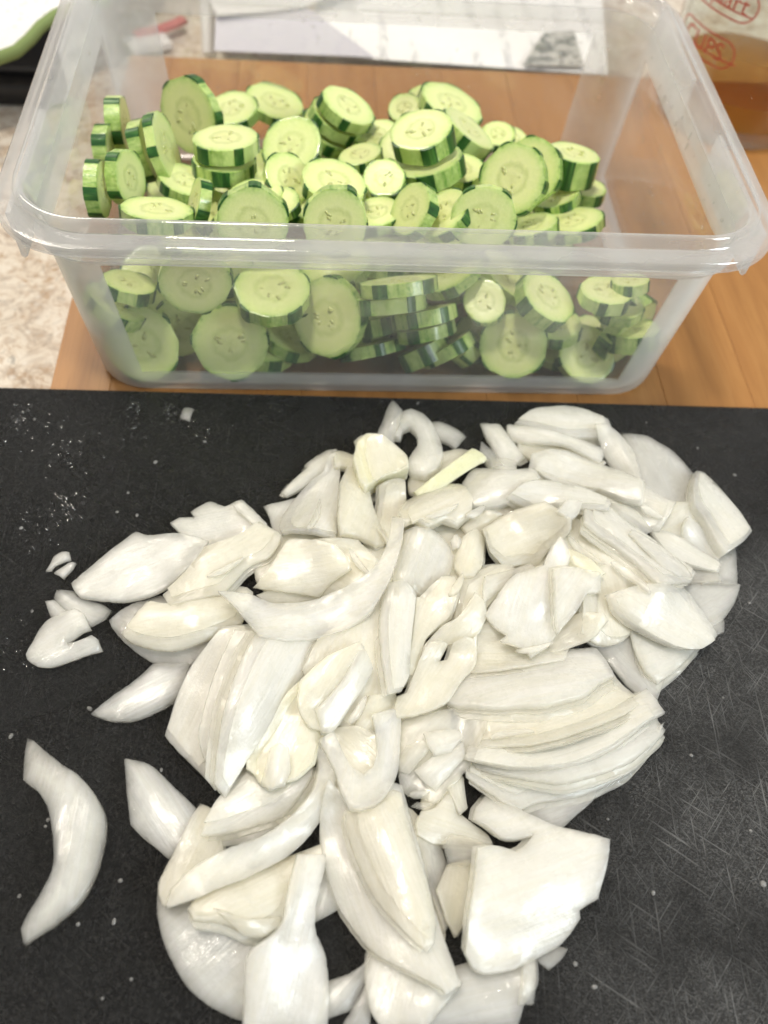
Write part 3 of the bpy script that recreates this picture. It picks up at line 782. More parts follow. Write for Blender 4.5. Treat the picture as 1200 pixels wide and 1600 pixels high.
    L = np.stack([GXX[msk] - cen[0], GYY[msk] - cen[1], zpl - cen[2]], 1)
    if len(L):
        top = zpl + th / 2 + (lambda P: bw * (1 - ((P[:, 1] - cy0) / hy) ** 2) + bl * (1 - ((P[:, 0] - cx0) / hx) ** 2) - min(0, bw) - min(0, bl))(np.stack([L @ f1, L @ f2], 1)) + drape(np.stack([L @ f1, L @ f2], 1)) + push
        HM[msk] = np.maximum(HM[msk], top)
    return o

def leaf(cx_, cy_, L, Wd, ang, bend=0.0):
    out = []; a = math.radians(ang)
    for k in range(14):
        t = 2 * math.pi * k / 14; x = L / 2 * math.cos(t); y = -Wd / 2 * math.sin(t) * (1 - .25 * math.cos(t)); y += bend * (1 - (2 * x / L) ** 2)
        out.append((cx_ + x * math.cos(a) + y * math.sin(a), cy_ - x * math.sin(a) + y * math.cos(a)))
    return out
# lowest layer: petals mostly covered by the rest of the pile
BUR = 'onion petal buried under the pile, showing only in gaps'
rg = random.Random(3)
for kb, (cx_, cy_, L, Wd, an) in enumerate(((470,885,150,90,20),(590,900,160,100,60),(700,830,150,90,10),(820,790,160,90,-20),(930,820,150,90,-30),(980,900,150,100,-40),(860,930,150,100,20),
        (740,960,150,100,50),(620,1010,150,100,70),(500,1060,150,90,50),(420,1010,150,90,30),(660,1140,140,90,70),(790,1120,150,100,10),(890,1110,140,90,15),(560,1200,120,80,60),
        (620,1330,150,100,-65),(650,1440,130,90,-60),(800,1410,150,110,30),(470,1250,110,60,45),(340,950,120,60,20),(690,1240,90,60,70),(690,745,120,50,30),(330,890,120,60,25),(390,1130,120,80,60),(540,820,90,70,70),(350,1390,110,60,30),(930,960,120,80,-30),(720,900,120,70,60),(640,880,120,80,70))):
    onion(leaf(cx_, cy_, L, Wd, an, rg.uniform(-8, 8)), {0: 'cream onion petal glimpsed left of the square cream sheet', 21: 'onion petal glimpsed under the pale green strip', 18: 'onion petal glimpsed beside the tip of the long curved arc',
        19: 'onion petal glimpsed in the middle of the left lobe'}.get(kb, BUR), 'i', 3.4, layers=0, tops=0, group='buried onion petals')

S = 'sliced onion'
def o_(label, mat, th, pts, **k): return onion(pts, label, mat, th, **k)
# ---- loose pieces at the left
o_('small curled onion bit, upper of two bits lying alone at far left', 'w', 2.2, [(85,872),(97,864),(110,866),(112,876),(102,881),(88,888),(82,895),(73,896),(80,885)], bw=1.2, name='onion_bit')
o_('small square onion bit, lower of two bits lying alone at far left', 'w', 2.2, [(110,879),(120,883),(113,893),(100,906),(85,897),(93,890)], bw=.8, name='onion_bit')
o_('tiny square onion crumb on the bare board just below the container', 't', 1.2, [(288,637),(304,641),(297,659),(281,655)], bw=.3, name='onion_bit')
o_('greyish onion chunk behind the notched piece at the left edge of the pile', 't', 3.5, [(92,928),(118,926),(124,938),(140,942),(163,947),(175,957),(168,970),(147,982),(125,985),(100,975),(88,942)], bw=2.5)
o_('small white onion corner sticking out left of the greyish chunk', 'w', 2.0, [(78,942),(88,939),(106,957),(98,970),(82,967)], name='onion_bit')
o_('white notched onion piece, leftmost large piece of the pile', 'w', 3.4, [(80,968),(100,957),(118,952),(133,960),(146,987),(133,992),(123,1000),(111,1008),(124,1005),(147,995),(155,1000),(161,1018),(138,1025),(113,1035),(85,1044),(63,1044),(48,1034),(45,1025),(55,1007),(65,985)], bw=2.6, ax=30, layers=0, tops=0)
o_('grey pointed onion slice on the board below the left side of the pile', 't', 3.2, [(145,1120),(175,1095),(205,1075),(225,1058),(240,1040),(300,1042),(292,1068),(282,1088),(270,1102),(235,1120),(205,1130),(180,1131),(155,1125)], bw=2.0)
o_('large thick crescent of onion lying alone at the lower left', 't', 5.2, [(45,1156),(57,1162),(82,1184),(107,1205),(130,1220),(150,1242),(167,1272),(170,1300),(162,1345),(150,1380),(130,1415),(95,1447),(65,1467),(46,1479),(42,1455),(50,1440),(75,1402),(92,1370),(96,1342),(91,1292),(85,1270),(70,1247),(57,1237),(44,1227),(43,1185)], bw=3.0, ax=90, layers=0, tops=0)
o_('thick kite-shaped onion piece at the left edge, beside the round sheet', 't', 4.6, [(197,1191),(202,1190),(237,1199),(260,1220),(312,1270),(320,1290),(290,1330),(266,1345),(242,1325),(220,1307),(206,1292),(201,1235)], bw=2.4, ax=-50)

# ---- bottom left: round sheet, spatula and neighbours
o_('round translucent onion sheet with juice drops at the bottom left of the pile', 't', 2.6, [(248,1380),(250,1430),(258,1465),(275,1505),(300,1545),(335,1575),(370,1592),(400,1602),(430,1590),(440,1470),(410,1430),(350,1400),(300,1370),(265,1350)], bw=2.0, ax=40)
o_('curved grey onion strip at the bottom between spatula piece and long petal', 't', 3.0, [(500,1538),(520,1530),(545,1522),(570,1505),(578,1488),(574,1520),(560,1560),(548,1580),(520,1590),(500,1600),(480,1600)], bw=2)
o_('small grey onion end at the bottom edge left of the long petal', 't', 2.6, [(548,1580),(574,1530),(580,1570),(578,1610),(528,1612)], bw=1)
o_('greyish onion slice behind the neck of the spatula-shaped piece', 't', 2.8, [(505,1318),(515,1355),(532,1420),(512,1433),(487,1446),(470,1430),(480,1375),(490,1325)], bw=1.5)
o_('ivory onion strip end above the neck of the spatula-shaped piece', 'i', 2.6, [(440,1350),(462,1336),(507,1320),(515,1338),(500,1375),(440,1400)], bw=1.2)
o_('cream folded onion leaf left of the spatula-shaped piece', 'i', 3.0, [(290,1427),(307,1402),(337,1385),(380,1372),(435,1347),(470,1335),(465,1360),(452,1420),(440,1450),(415,1468),(380,1466),(350,1455),(325,1450),(297,1447)], bw=4.0)
o_('thin fold lying on the cream folded onion leaf', 'i', 1.0, [(330,1420),(352,1426),(372,1436),(400,1438),(440,1430),(435,1447),(408,1467),(380,1463),(352,1440)], bw=1.2)
o_('ivory onion leaf at the left edge above the round sheet', 'i', 2.2, [(312,1257),(325,1265),(345,1280),(345,1312),(350,1340),(330,1375),(300,1408),(262,1420),(253,1418),(247,1400),(249,1375),(262,1350),(282,1312),(297,1280)], bw=1.8)
o_('white onion sheet with smooth lower edge above the long curved arc', 'w', 2.6, [(318,1312),(337,1272),(380,1205),(405,1210),(430,1225),(470,1205),(494,1195),(490,1220),(470,1250),(443,1280),(400,1295),(355,1309)], bw=3.0)
o_('long smooth curved onion arc sweeping across the lower left of the pile', 'w', 4.6, [(477,1155),(495,1157),(511,1175),(520,1205),(517,1240),(505,1270),(480,1305),(447,1337),(380,1372),(337,1388),(300,1405),(258,1420),(265,1390),(300,1355),(350,1327),(405,1307),(450,1275),(480,1240),(492,1205),(489,1182),(480,1166)], bw=2.0, ax=45, layers=0, tops=0)
o_('spatula-shaped white onion piece at the bottom edge', 'w', 3.6, [(460,1336),(504,1336),(499,1362),(487,1407),(482,1445),(485,1460),(500,1490),(507,1537),(510,1612),(377,1612),(380,1537),(382,1500),(390,1482),(417,1462),(435,1440),(442,1400),(452,1362)], bw=2.4, ax=80, layers=0, tops=0)

# ---- bottom centre: long petal and sheets under it
o_('grey wet onion sheet with a bright glint at the bottom edge', 't', 2.8, [(690,1520),(724,1505),(744,1500),(795,1500),(835,1500),(834,1540),(815,1570),(806,1612),(640,1612),(660,1560)], bw=4.0)
o_('thin grey onion strip at the right of the wet sheet at the bottom', 'm', 1.0, [(815,1500),(835,1498),(833,1570),(809,1570)], bw=.3)
o_('small square onion tab poking out beneath the big fan at lower right', 't', 1.6, [(835,1500),(862,1480),(873,1478),(887,1483),(876,1500),(857,1517)], bw=.4, name='onion_bit')
o_('broad lower end of the long onion petal at the bottom', 'w', 3.2, [(575,1470),(600,1480),(640,1495),(690,1515),(722,1535),(705,1562),(688,1582),(668,1612),(600,1612),(582,1580),(573,1530)], bw=4.0, ax=70)
o_('greyish onion layers showing right of the long petal', 't', 2.4, [(636,1295),(672,1305),(690,1330),(697,1352),(690,1390),(700,1440),(690,1460),(670,1400),(655,1340)], bw=1.0)
o_('long tapering onion petal running down to the bottom centre', 'w', 3.6, [(520,1225),(545,1255),(575,1255),(610,1225),(630,1230),(648,1300),(662,1345),(680,1420),(700,1480),(715,1520),(722,1542),(700,1556),(690,1545),(640,1520),(600,1500),(575,1480),(550,1450),(530,1420),(515,1380),(505,1340),(503,1290),(510,1255)], bw=3.4, ax=-65)
o_('inner onion layer lying on the long petal', 'i', 1.8, [(545,1262),(575,1262),(615,1235),(628,1240),(646,1310),(668,1380),(681,1440),(679,1475),(668,1488),(650,1475),(620,1445),(590,1410),(565,1365),(545,1310),(540,1280)], bw=2.0, ax=-65)

# ---- bottom right fan
o_('ivory onion heart left of the big fan', 'i', 2.4, [(696,1352),(728,1345),(745,1360),(738,1400),(728,1440),(707,1467),(693,1440),(680,1392)], bw=2.2)
o_('shaded grey-green onion piece above the thin membrane', 'i', 2.2, [(648,1288),(656,1268),(677,1262),(700,1235),(710,1268),(728,1282),(760,1305),(770,1325),(740,1320),(701,1320),(675,1320),(651,1305)], bw=1.4)
o_('thin curled onion membrane left of the notch in the big fan', 'm', 1.0, [(688,1315),(704,1304),(733,1307),(757,1317),(770,1331),(748,1340),(730,1355),(699,1354)], bw=1.6)
o_('big white fan-shaped onion slice with a deep notch at the lower right', 'w', 4.6, [(740,1267),(760,1241),(776,1247),(811,1275),(853,1299),(907,1315),(937,1325),(935,1360),(925,1411),(897,1428),(901,1440),(875,1477),(843,1496),(800,1517),(752,1525),(733,1517),(720,1496),(723,1445),(731,1392),(739,1333),(768,1331),(795,1339),(808,1333),(824,1315),(795,1322),(775,1318),(755,1300),(735,1285)], bw=3.4, ax=15)

# ---- right fan of layers
o_('grey translucent lowest layer of the right-hand layered slice', 't', 2.2, [(805,1262),(840,1245),(880,1238),(934,1222),(927,1250),(900,1275),(872,1300),(855,1298),(830,1282)], bw=.6)
o_('narrow upright onion sliver below the layered slice', 'i', 2.0, [(696,1229),(712,1205),(723,1215),(729,1264),(716,1275)], bw=.6)
o_('broad lower layer of the right-hand layered slice', 'w', 2.6, [(720,1190),(780,1205),(860,1210),(980,1180),(1030,1140),(1022,1165),(980,1212),(935,1235),(900,1247),(840,1257),(812,1269),(787,1262),(755,1244),(725,1225)], bw=1.2, ax=15)
o_('white-edged outer layer with a sawtooth corner, right-hand layered slice', 'w', 2.4, [(722,1180),(850,1190),(960,1155),(1023,1118),(1025,1138),(1037,1150),(1033,1157),(985,1198),(930,1221),(870,1235),(800,1226),(745,1210)], bw=1.2, ax=15)
o_('bright white middle layer of the right-hand layered slice', 'w', 2.6, [(735,1160),(825,1160),(875,1150),(925,1132),(970,1110),(1007,1090),(1035,1127),(1000,1145),(962,1170),(912,1192),(850,1205),(787,1209),(725,1200)], bw=1.0, ax=15)
o_('beige inner layer of the right-hand layered slice', 'i', 2.2, [(745,1120),(850,1105),(910,1085),(957,1060),(975,1078),(1007,1097),(970,1125),(925,1147),(875,1165),(825,1173),(775,1172),(735,1172)], bw=-.8, ax=15)

# ---- right and back right of the pile
o_('grey onion corner below the pointed grey slice at the right edge', 't', 1.8, [(1095,975),(1120,960),(1131,972),(1130,990),(1110,997)], bw=.5, name='onion_bit')
o_('grey pointed onion slice at the right edge of the pile', 't', 2.6, [(1055,917),(1097,908),(1155,917),(1145,947),(1127,972),(1102,985),(1085,970),(1065,937)], bw=1.0)
o_('small grey onion end just below the thick white chunk at right', 't', 2.0, [(1148,858),(1151,915),(1095,914),(1110,870)], bw=.6)
o_('large translucent onion sheet at the back right of the pile', 't', 2.4, [(968,683),(1000,690),(1025,703),(1052,720),(1079,747),(1085,790),(1060,830),(1020,820),(990,770),(975,710)], bw=3.0)
o_('beige onion piece in the hollow left of the thick white chunk', 'i', 2.4, [(1040,785),(1080,785),(1095,825),(1085,850),(1060,855),(1030,840),(1015,830)], bw=1.0)
o_('narrow pointed onion piece leaning on the thick white chunk', 'w', 2.4, [(1072,808),(1095,822),(1122,878),(1100,872),(1065,852),(1063,825)], bw=1.2)
o_('thick white onion chunk at the right end of the pile', 'w', 5.6, [(1077,746),(1092,746),(1115,760),(1140,792),(1155,815),(1165,837),(1150,855),(1125,872),(1115,857),(1095,820),(1077,795),(1072,772)], bw=2.6, ax=-55)
o_('grey translucent onion sheet below the ivory slab at right', 't', 1.8, [(915,1005),(945,975),(985,985),(1005,1035),(1028,1062),(1037,1062),(1022,1105),(982,1077),(945,1034)], bw=1.0)
o_('large shaded inner onion surface in the hollow right of centre', 'i', 2.4, [(868,850),(890,810),(925,825),(1000,880),(1040,920),(1020,955),(970,1005),(930,1012),(900,1000),(905,950),(900,900)], bw=-2.0)
o_('white lower onion flap under the ivory slab at right', 'w', 2.4, [(980,985),(1010,990),(1050,1005),(1090,1010),(1057,1047),(1027,1070),(1005,1052),(990,1025)], bw=.8)
o_('broad ivory onion slab with square end at the right', 'w', 3.4, [(942,932),(985,920),(1027,917),(1050,912),(1065,932),(1092,972),(1110,997),(1085,1017),(1050,1017),(1010,1000),(980,982),(955,960)], bw=2.0, ax=-35)
o_('grey lower slice of the bundle of long slivers at right', 't', 1.8, [(1020,850),(1075,877),(1120,893),(1126,912),(1080,913),(1055,914),(1030,895)], bw=.8)
o_('glossy upper sliver in the bundle of long slivers at right', 'w', 2.0, [(1010,828),(1055,838),(1092,865),(1127,882),(1120,898),(1080,890),(1055,880),(1027,860)], bw=1.2)
o_('arched onion slice at the very back right, topmost of the pile', 'w', 4.0, [(802,667),(825,650),(860,642),(895,642),(925,651),(948,661),(952,672),(940,690),(912,690),(890,692),(875,690),(840,680)], bw=1.5)
o_('curved onion slice joining the back arch at right', 'w', 3.4, [(930,668),(950,668),(975,687),(992,710),(1004,757),(988,768),(970,748),(952,728),(940,705)], bw=1.6)
o_('shaded onion piece under the straight stick at the back right', 'i', 2.6, [(805,688),(860,695),(920,710),(945,728),(930,745),(880,730),(830,722),(808,710)], bw=.8)
o_('straight onion stick in front of the back arch', 'w', 3.2, [(791,667),(825,672),(875,682),(912,695),(940,705),(942,718),(935,727),(912,716),(875,703),(825,697),(800,692),(792,680)], bw=1.2)
o_('white blunt-ended onion slice in the middle of the right half', 'w', 3.0, [(930,738),(1000,757),(1030,780),(1056,788),(1045,810),(1030,832),(1012,832),(980,812),(960,795),(925,770)], bw=2.0, ax=-25)
o_('grey translucent onion patch between slivers and blunt slice', 't', 1.6, [(940,785),(985,792),(1020,830),(1005,838),(965,815)], bw=.5)
o_('long onion sliver with torn end running down to the right', 'w', 2.4, [(905,805),(925,812),(918,783),(950,797),(985,822),(1020,845),(1048,878),(1078,905),(1070,920),(1027,918),(1000,892),(960,860),(925,837),(907,825)], bw=1.6, ax=-38)
o_('thin onion sliver on top of the long torn sliver at right', 'w', 1.8, [(985,828),(1020,850),(1045,870),(1070,890),(1080,908),(1060,905),(1030,885),(1000,858),(980,838)], bw=1.0, ax=-38)
o_('long ribbed onion slab with a bright glint at the back right', 'w', 3.4, [(830,722),(860,710),(885,707),(925,725),(975,745),(1004,760),(1002,795),(985,791),(935,772),(900,764),(850,752),(825,742)], bw=2.6, ax=-22)

# ---- back edge of the pile
o_('dark slender onion piece at the back edge, right of the ring-shaped slice', 't', 3.0, [(668,664),(690,665),(710,672),(728,685),(712,704),(700,697),(685,690),(672,680)], bw=1.5)
o_('ring-shaped curled onion slice at the back edge', 'w', 5.0, [(611,690),(614,668),(626,654),(642,647),(661,654),(678,675),(688,697),(692,720),(683,742),(664,751),(641,747),(633,733),(642,722),(652,708),(650,690),(640,678),(630,682),(626,694)], bw=1.6, layers=0, tops=0)
o_('short grey onion stick standing up at the back edge', 't', 4.0, [(617,631),(630,643),(612,704),(587,694),(600,665),(610,640)], bw=1.6, lift=3)
o_('pinkish onion block below the forked sticks at the back', 'w', 3.0, [(765,722),(807,726),(807,745),(787,752),(767,737)], bw=1.0, name='onion_bit')
o_('small grey onion wedge left of the forked sticks at the back', 't', 2.4, [(752,695),(772,708),(788,730),(765,736),(750,715)], bw=1.0, name='onion_bit')
o_('forked onion sticks at the back edge right of the green strip', 'w', 3.2, [(750,666),(766,668),(780,665),(798,690),(820,717),(807,728),(782,726),(770,707),(757,685)], bw=1.6, ax=-60)
o_('hook-shaped onion finger at the back left', 'w', 3.4, [(441,775),(460,755),(478,740),(475,732),(490,719),(510,708),(525,709),(534,720),(520,732),(510,748),(493,757),(470,771),(448,781)], bw=2.0)
o_('short onion stub at the left foot of the back-left fan', 'w', 2.6, [(412,793),(445,787),(472,778),(455,805),(448,838),(427,836),(420,810)], bw=1.2)
o_('left half of the pinched onion fan at the back left', 'w', 3.2, [(488,762),(508,750),(520,722),(530,722),(528,770),(526,820),(528,848),(482,846),(445,844),(438,830),(445,805),(465,782)], bw=3.4, ax=70)
o_('right half of the pinched onion fan at the back left', 'i', 3.2, [(518,708),(533,711),(550,725),(560,760),(572,800),(583,825),(602,853),(585,860),(555,852),(525,846),(520,820),(523,770),(535,742),(519,738)], bw=3.0, ax=70)
o_('tiny white onion bit below the yellow core chunk', 'w', 2.0, [(569,776),(585,771),(590,784),(577,791),(568,786)], bw=.6, name='onion_bit')
o_('pale onion shelf behind the yellow core chunk', 'i', 2.6, [(553,692),(565,684),(588,682),(595,700),(570,706),(556,704)], bw=.6, name='onion_bit')
o_('thick pale yellow onion core chunk at the back', 'y', 9.0, [(557,700),(570,692),(588,693),(612,708),(635,725),(637,742),(620,752),(590,763),(570,774),(560,760),(551,728),(553,715)], bw=2.0)

# ---- left lobe of the pile
o_('grey translucent onion sheet lowest on the left lobe of the pile', 't', 1.8, [(176,976),(205,952),(252,932),(300,945),(345,990),(330,1020),(312,1042),(270,1043),(240,1037),(212,1020),(192,1002),(180,987)], bw=1.0)
o_('smooth cream onion slice low on the left lobe', 'i', 3.0, [(232,942),(262,950),(305,940),(350,930),(385,965),(378,980),(337,1000),(305,1012),(270,1020),(235,1017),(205,1007),(192,995),(210,970)], bw=2.6)
o_('jagged onion slices at the upper left edge of the pile', 'w', 3.0, [(268,825),(282,815),(305,814),(299,805),(328,784),(352,797),(378,785),(418,826),(410,845),(385,858),(358,862),(325,858),(292,850),(280,838)], bw=1.8, ax=15)
o_('thin strip of onion edge beside the jagged slices at upper left', 'w', 1.4, [(362,790),(378,784),(430,832),(424,842),(400,825)], bw=.5)
o_('cream onion sheet in the middle of the left lobe', 'i', 2.4, [(315,860),(358,850),(385,838),(405,820),(422,830),(440,838),(436,855),(422,875),(390,892),(370,912),(350,934),(312,942),(265,952),(255,934),(272,920),(287,905)], bw=1.8, ax=40)
o_('broad leaf-shaped onion slice at the left tip of the pile', 'w', 3.2, [(115,918),(140,900),(170,875),(190,858),(215,837),(235,846),(287,844),(328,852),(310,882),(285,906),(270,920),(242,935),(202,946),(167,946),(130,940),(120,930)], bw=2.6, ax=28)
o_('cream onion scrap under the square cream sheet', 'i', 2.0, [(400,930),(437,918),(487,925),(520,925),(505,945),(462,954),(425,952)], bw=.8)
o_('cream onion slice behind the square cream sheet, right side', 'i', 3.0, [(490,845),(530,842),(560,845),(592,877),(582,899),(565,908),(545,926),(500,938),(505,905),(500,870)], bw=2.0)
o_('square cream onion sheet above the long crescent', 'i', 2.2, [(452,843),(500,847),(527,854),(545,875),(550,892),(520,913),(500,935),(440,927),(397,921),(420,895),(437,868)], bw=1.4, ax=10)

# ---- large left fan of layers
o_('outermost layer of the large left onion fan', 'w', 2.6, [(350,985),(330,1010),(305,1045),(285,1085),(272,1125),(263,1155),(285,1180),(310,1205),(330,1226),(345,1215),(370,1150),(400,1080),(420,1010),(400,980)], bw=1.6, ax=68)
o_('second layer of the large left onion fan', 'w', 2.2, [(365,985),(335,1050),(316,1110),(308,1150),(318,1190),(342,1212),(370,1190),(400,1140),(440,1070),(470,1000)], bw=1.6, ax=68)
o_('topmost broad layer of the large left onion fan', 'w', 2.8, [(400,985),(375,1030),(352,1090),(338,1150),(333,1200),(332,1226),(350,1247),(387,1184),(422,1130),(455,1080),(482,1045),(506,1008),(490,990),(440,985)], bw=2.2, ax=62)
# ---- centre column
o_('beige onion sheet behind the white folded face, centre left', 'i', 2.6, [(470,1050),(497,1000),(560,965),(592,940),(605,1000),(605,1085),(590,1130),(560,1150),(540,1150),(500,1120)], bw=2.0)
o_('beige onion block between folded face and pointed slice', 'i', 3.4, [(575,1088),(612,1080),(622,1105),(595,1135),(565,1150),(545,1145)], bw=1.4)
o_('yellowish onion petal below the folded face', 'y', 3.0, [(385,1185),(420,1140),(437,1105),(455,1080),(475,1065),(490,1120),(508,1150),(498,1175),(492,1198),(465,1222),(440,1230),(420,1238),(405,1228),(398,1215),(385,1205)], bw=4.0, ax=65)
o_('white rounded onion wedge on the yellowish petal', 'w', 2.4, [(413,1208),(422,1170),(437,1165),(452,1172),(455,1205),(445,1230),(424,1239),(407,1228)], bw=2.2, ax=75)
o_('shaded onion slice behind the hook', 'i', 2.4, [(505,1150),(520,1138),(560,1135),(590,1150),(592,1185),(580,1210),(555,1220),(540,1200),(528,1175)], bw=-.8)
o_('ivory left plane of the folded onion face in the centre', 'i', 3.0, [(462,1095),(468,1062),(510,1025),(558,1003),(566,1012),(535,1060),(505,1100),(505,1146),(480,1136),(468,1118)], bw=1.6)
o_('bright white right plane of the folded onion face in the centre', 'w', 3.2, [(535,1058),(562,1005),(580,1045),(577,1055),(550,1095),(527,1132),(512,1146),(500,1144),(492,1110)], bw=1.0, tilt=(-.25, .05))
# right of the hook: membrane
o_('thin see-through onion membrane right of the hook', 'm', 1.0, [(622,1125),(665,1118),(712,1110),(766,1112),(758,1145),(735,1195),(712,1225),(690,1250),(676,1258),(650,1248),(637,1247),(625,1235),(622,1205),(622,1160)], bw=1.2)
o_('frilly onion membrane edge at the foot of the see-through membrane', 'm', .8, [(642,1262),(652,1254),(676,1253),(679,1262),(665,1268)], bw=.4, name='onion_bit')
o_('rounded pale onion piece left on the see-through membrane', 't', 1.8, [(625,1182),(635,1165),(662,1155),(674,1170),(652,1194),(640,1210),(624,1206)], bw=1.0)
o_('pale cone-shaped onion piece on the see-through membrane', 'w', 1.8, [(648,1205),(680,1180),(702,1175),(722,1158),(727,1183),(700,1215),(680,1236),(663,1226)], bw=1.4)
o_('small white onion cap on top of the see-through membrane', 'w', 2.4, [(662,1146),(680,1142),(715,1142),(721,1155),(704,1177),(678,1182),(664,1166)], bw=1.4)
o_('hook-shaped onion slice in the lower centre', 'w', 4.2, [(579,1125),(595,1121),(612,1115),(625,1122),(625,1150),(622,1205),(610,1235),(590,1260),(562,1272),(544,1271),(530,1240),(522,1210),(507,1175),(498,1157),(520,1148),(532,1175),(545,1202),(565,1216),(580,1205),(587,1182),(585,1150)], bw=1.6, ax=80, layers=0, tops=0)

# ---- centre and top of the pile
o_('wide white top layer of the right-hand layered slice', 'w', 3.0, [(735,1052),(770,1047),(820,1040),(880,1024),(930,1015),(942,1035),(958,1065),(935,1078),(910,1098),(850,1115),(790,1119),(755,1118),(715,1114),(695,1105),(705,1080)], bw=2.0, ax=10)
o_('beige onion surface in the hollow left of the folded white chunk', 'i', 2.4, [(740,990),(765,975),(790,985),(815,1015),(860,1015),(890,1012),(882,1033),(820,1047),(785,1053),(735,1056)], bw=-.6)
o_('toothed onion strip below the folded white chunk', 'i', 2.0, [(850,1000),(880,972),(912,958),(945,960),(951,970),(925,1000),(880,1018),(850,1025),(825,1033)], bw=.8)
o_('back-centre onion slab left of the ribbed slab', 'w', 2.8, [(722,762),(740,735),(765,738),(800,742),(835,738),(845,752),(820,775),(795,790),(765,798),(735,797),(728,780)], bw=1.8)
o_('flat onion slab below the ribbed slab', 'w', 2.6, [(790,780),(815,758),(850,752),(905,765),(955,785),(950,800),(905,800),(870,800),(830,805)], bw=1.2)
o_('onion scrap in the middle of the pile under the curved chunk', 'i', 2.4, [(720,825),(738,806),(762,800),(785,806),(770,830),(745,842),(728,840)], bw=1.0)
o_('upright ivory onion stub left of the translucent round leaf', 'i', 3.0, [(592,760),(607,754),(631,754),(634,785),(632,817),(618,845),(604,856),(582,822),(590,790)], bw=1.6, ax=80)
o_('curved ivory onion slab behind the translucent round leaf', 'i', 3.4, [(628,800),(646,782),(688,764),(722,770),(727,780),(738,792),(736,812),(714,828),(692,826),(668,836),(646,828),(632,834),(622,818)], bw=4.0, ax=28, tops=1)
o_('pale green ribbed onion strip bridging the back of the pile', 'g', 3.0, [(645,770),(670,750),(710,720),(735,702),(750,710),(762,720),(730,737),(685,767),(650,776)], bw=.8, bl=2.2, ax=35)
o_('tan onion sheet in shade at the centre of the pile', 'i', 2.2, [(706,975),(710,940),(718,908),(735,898),(765,885),(800,885),(790,915),(765,945),(745,965)], bw=1.0)
o_('small ivory onion chunk right of the translucent round leaf', 'i', 3.2, [(722,842),(742,832),(757,845),(754,885),(741,904),(722,908),(709,892),(710,872)], bw=1.6)
o_('tiny pointed onion bit above the small ivory chunk', 'w', 1.8, [(704,851),(714,836),(723,847),(718,858),(707,861)], bw=.6, name='onion_bit')
o_('narrow light onion strip curling beside the folded white chunk', 'w', 1.8, [(757,900),(790,893),(825,883),(834,890),(802,901),(782,922),(752,946),(752,920)], bw=.8)
o_('translucent round onion leaf in the centre of the pile', 't', 2.2, [(632,830),(647,824),(670,829),(685,842),(700,857),(706,880),(702,900),(684,915),(657,940),(645,930),(622,915),(610,912),(615,885),(625,855)], bw=2.4, ax=70)
o_('ivory onion slice under the round leaf running down the centre', 'i', 3.0, [(640,935),(657,940),(690,908),(712,905),(719,930),(706,970),(682,992),(662,1012),(650,1050),(640,1072),(630,1068),(638,1000)], bw=2.4, ax=65)
o_('upright white onion slice in the centre of the pile', 'w', 3.2, [(603,915),(622,913),(648,930),(646,960),(641,1000),(636,1060),(621,1086),(600,1090),(595,1040),(592,990),(594,950)], bw=2.2, ax=85)
o_('tan onion slice above the pierced leaf, centre', 'i', 2.4, [(656,1015),(690,978),(715,963),(742,925),(755,938),(761,960),(752,982),(740,997),(715,1005),(690,1010),(662,1045)], bw=1.4, ax=50)
o_('leaf-shaped onion slice with a slit in the centre of the pile', 'i', 2.6, [(620,1092),(635,1088),(645,1060),(657,1030),(670,1007),(687,1005),(699,1014),(686,1041),(697,1039),(706,1012),(725,1001),(738,1003),(745,992),(743,1042),(722,1067),(700,1100),(675,1115),(645,1124),(620,1125),(616,1110)], bw=1.8, ax=55)
o_('large smooth curved onion chunk near the top centre', 'i', 3.6, [(752,830),(775,812),(805,797),(850,785),(872,805),(887,817),(887,832),(875,847),(855,862),(840,885),(815,885),(785,890),(762,865)], bw=6.0, ax=22)
o_('white cut end of the smooth curved chunk', 'w', 3.0, [(868,800),(884,781),(906,785),(901,806),(887,818)], bw=.6, tilt=(-.2, 0), name='onion_bit')
o_('yellow inner onion edge behind the folded white chunk', 'y', 2.0, [(872,868),(885,858),(902,862),(927,877),(946,897),(936,905),(900,897),(880,885)], bw=.8)
o_('large folded onion chunk with a pointed top in the centre right', 'w', 3.2, [(770,940),(785,917),(800,902),(825,895),(842,890),(852,865),(865,847),(877,858),(886,875),(880,900),(876,950),(868,992),(850,1015),(822,1033),(810,1020),(780,1010),(775,1005),(785,998),(770,985),(755,962)], bw=4.5, ax=70)
o_('brilliant white flap of the large folded onion chunk', 'w', 3.0, [(862,890),(882,887),(935,896),(935,928),(912,930),(895,958),(868,992),(862,950)], bw=.8, tilt=(-.28, .0))
o_('long onion crescent curving across the left centre of the pile', 'w', 4.6, [(345,937),(392,940),(430,954),(480,950),(517,937),(550,922),(587,895),(605,858),(612,815),(632,822),(627,862),(614,905),(597,935),(577,962),(545,983),(492,1001),(442,1006),(407,1003),(367,957)], bw=2.6, ax=20)

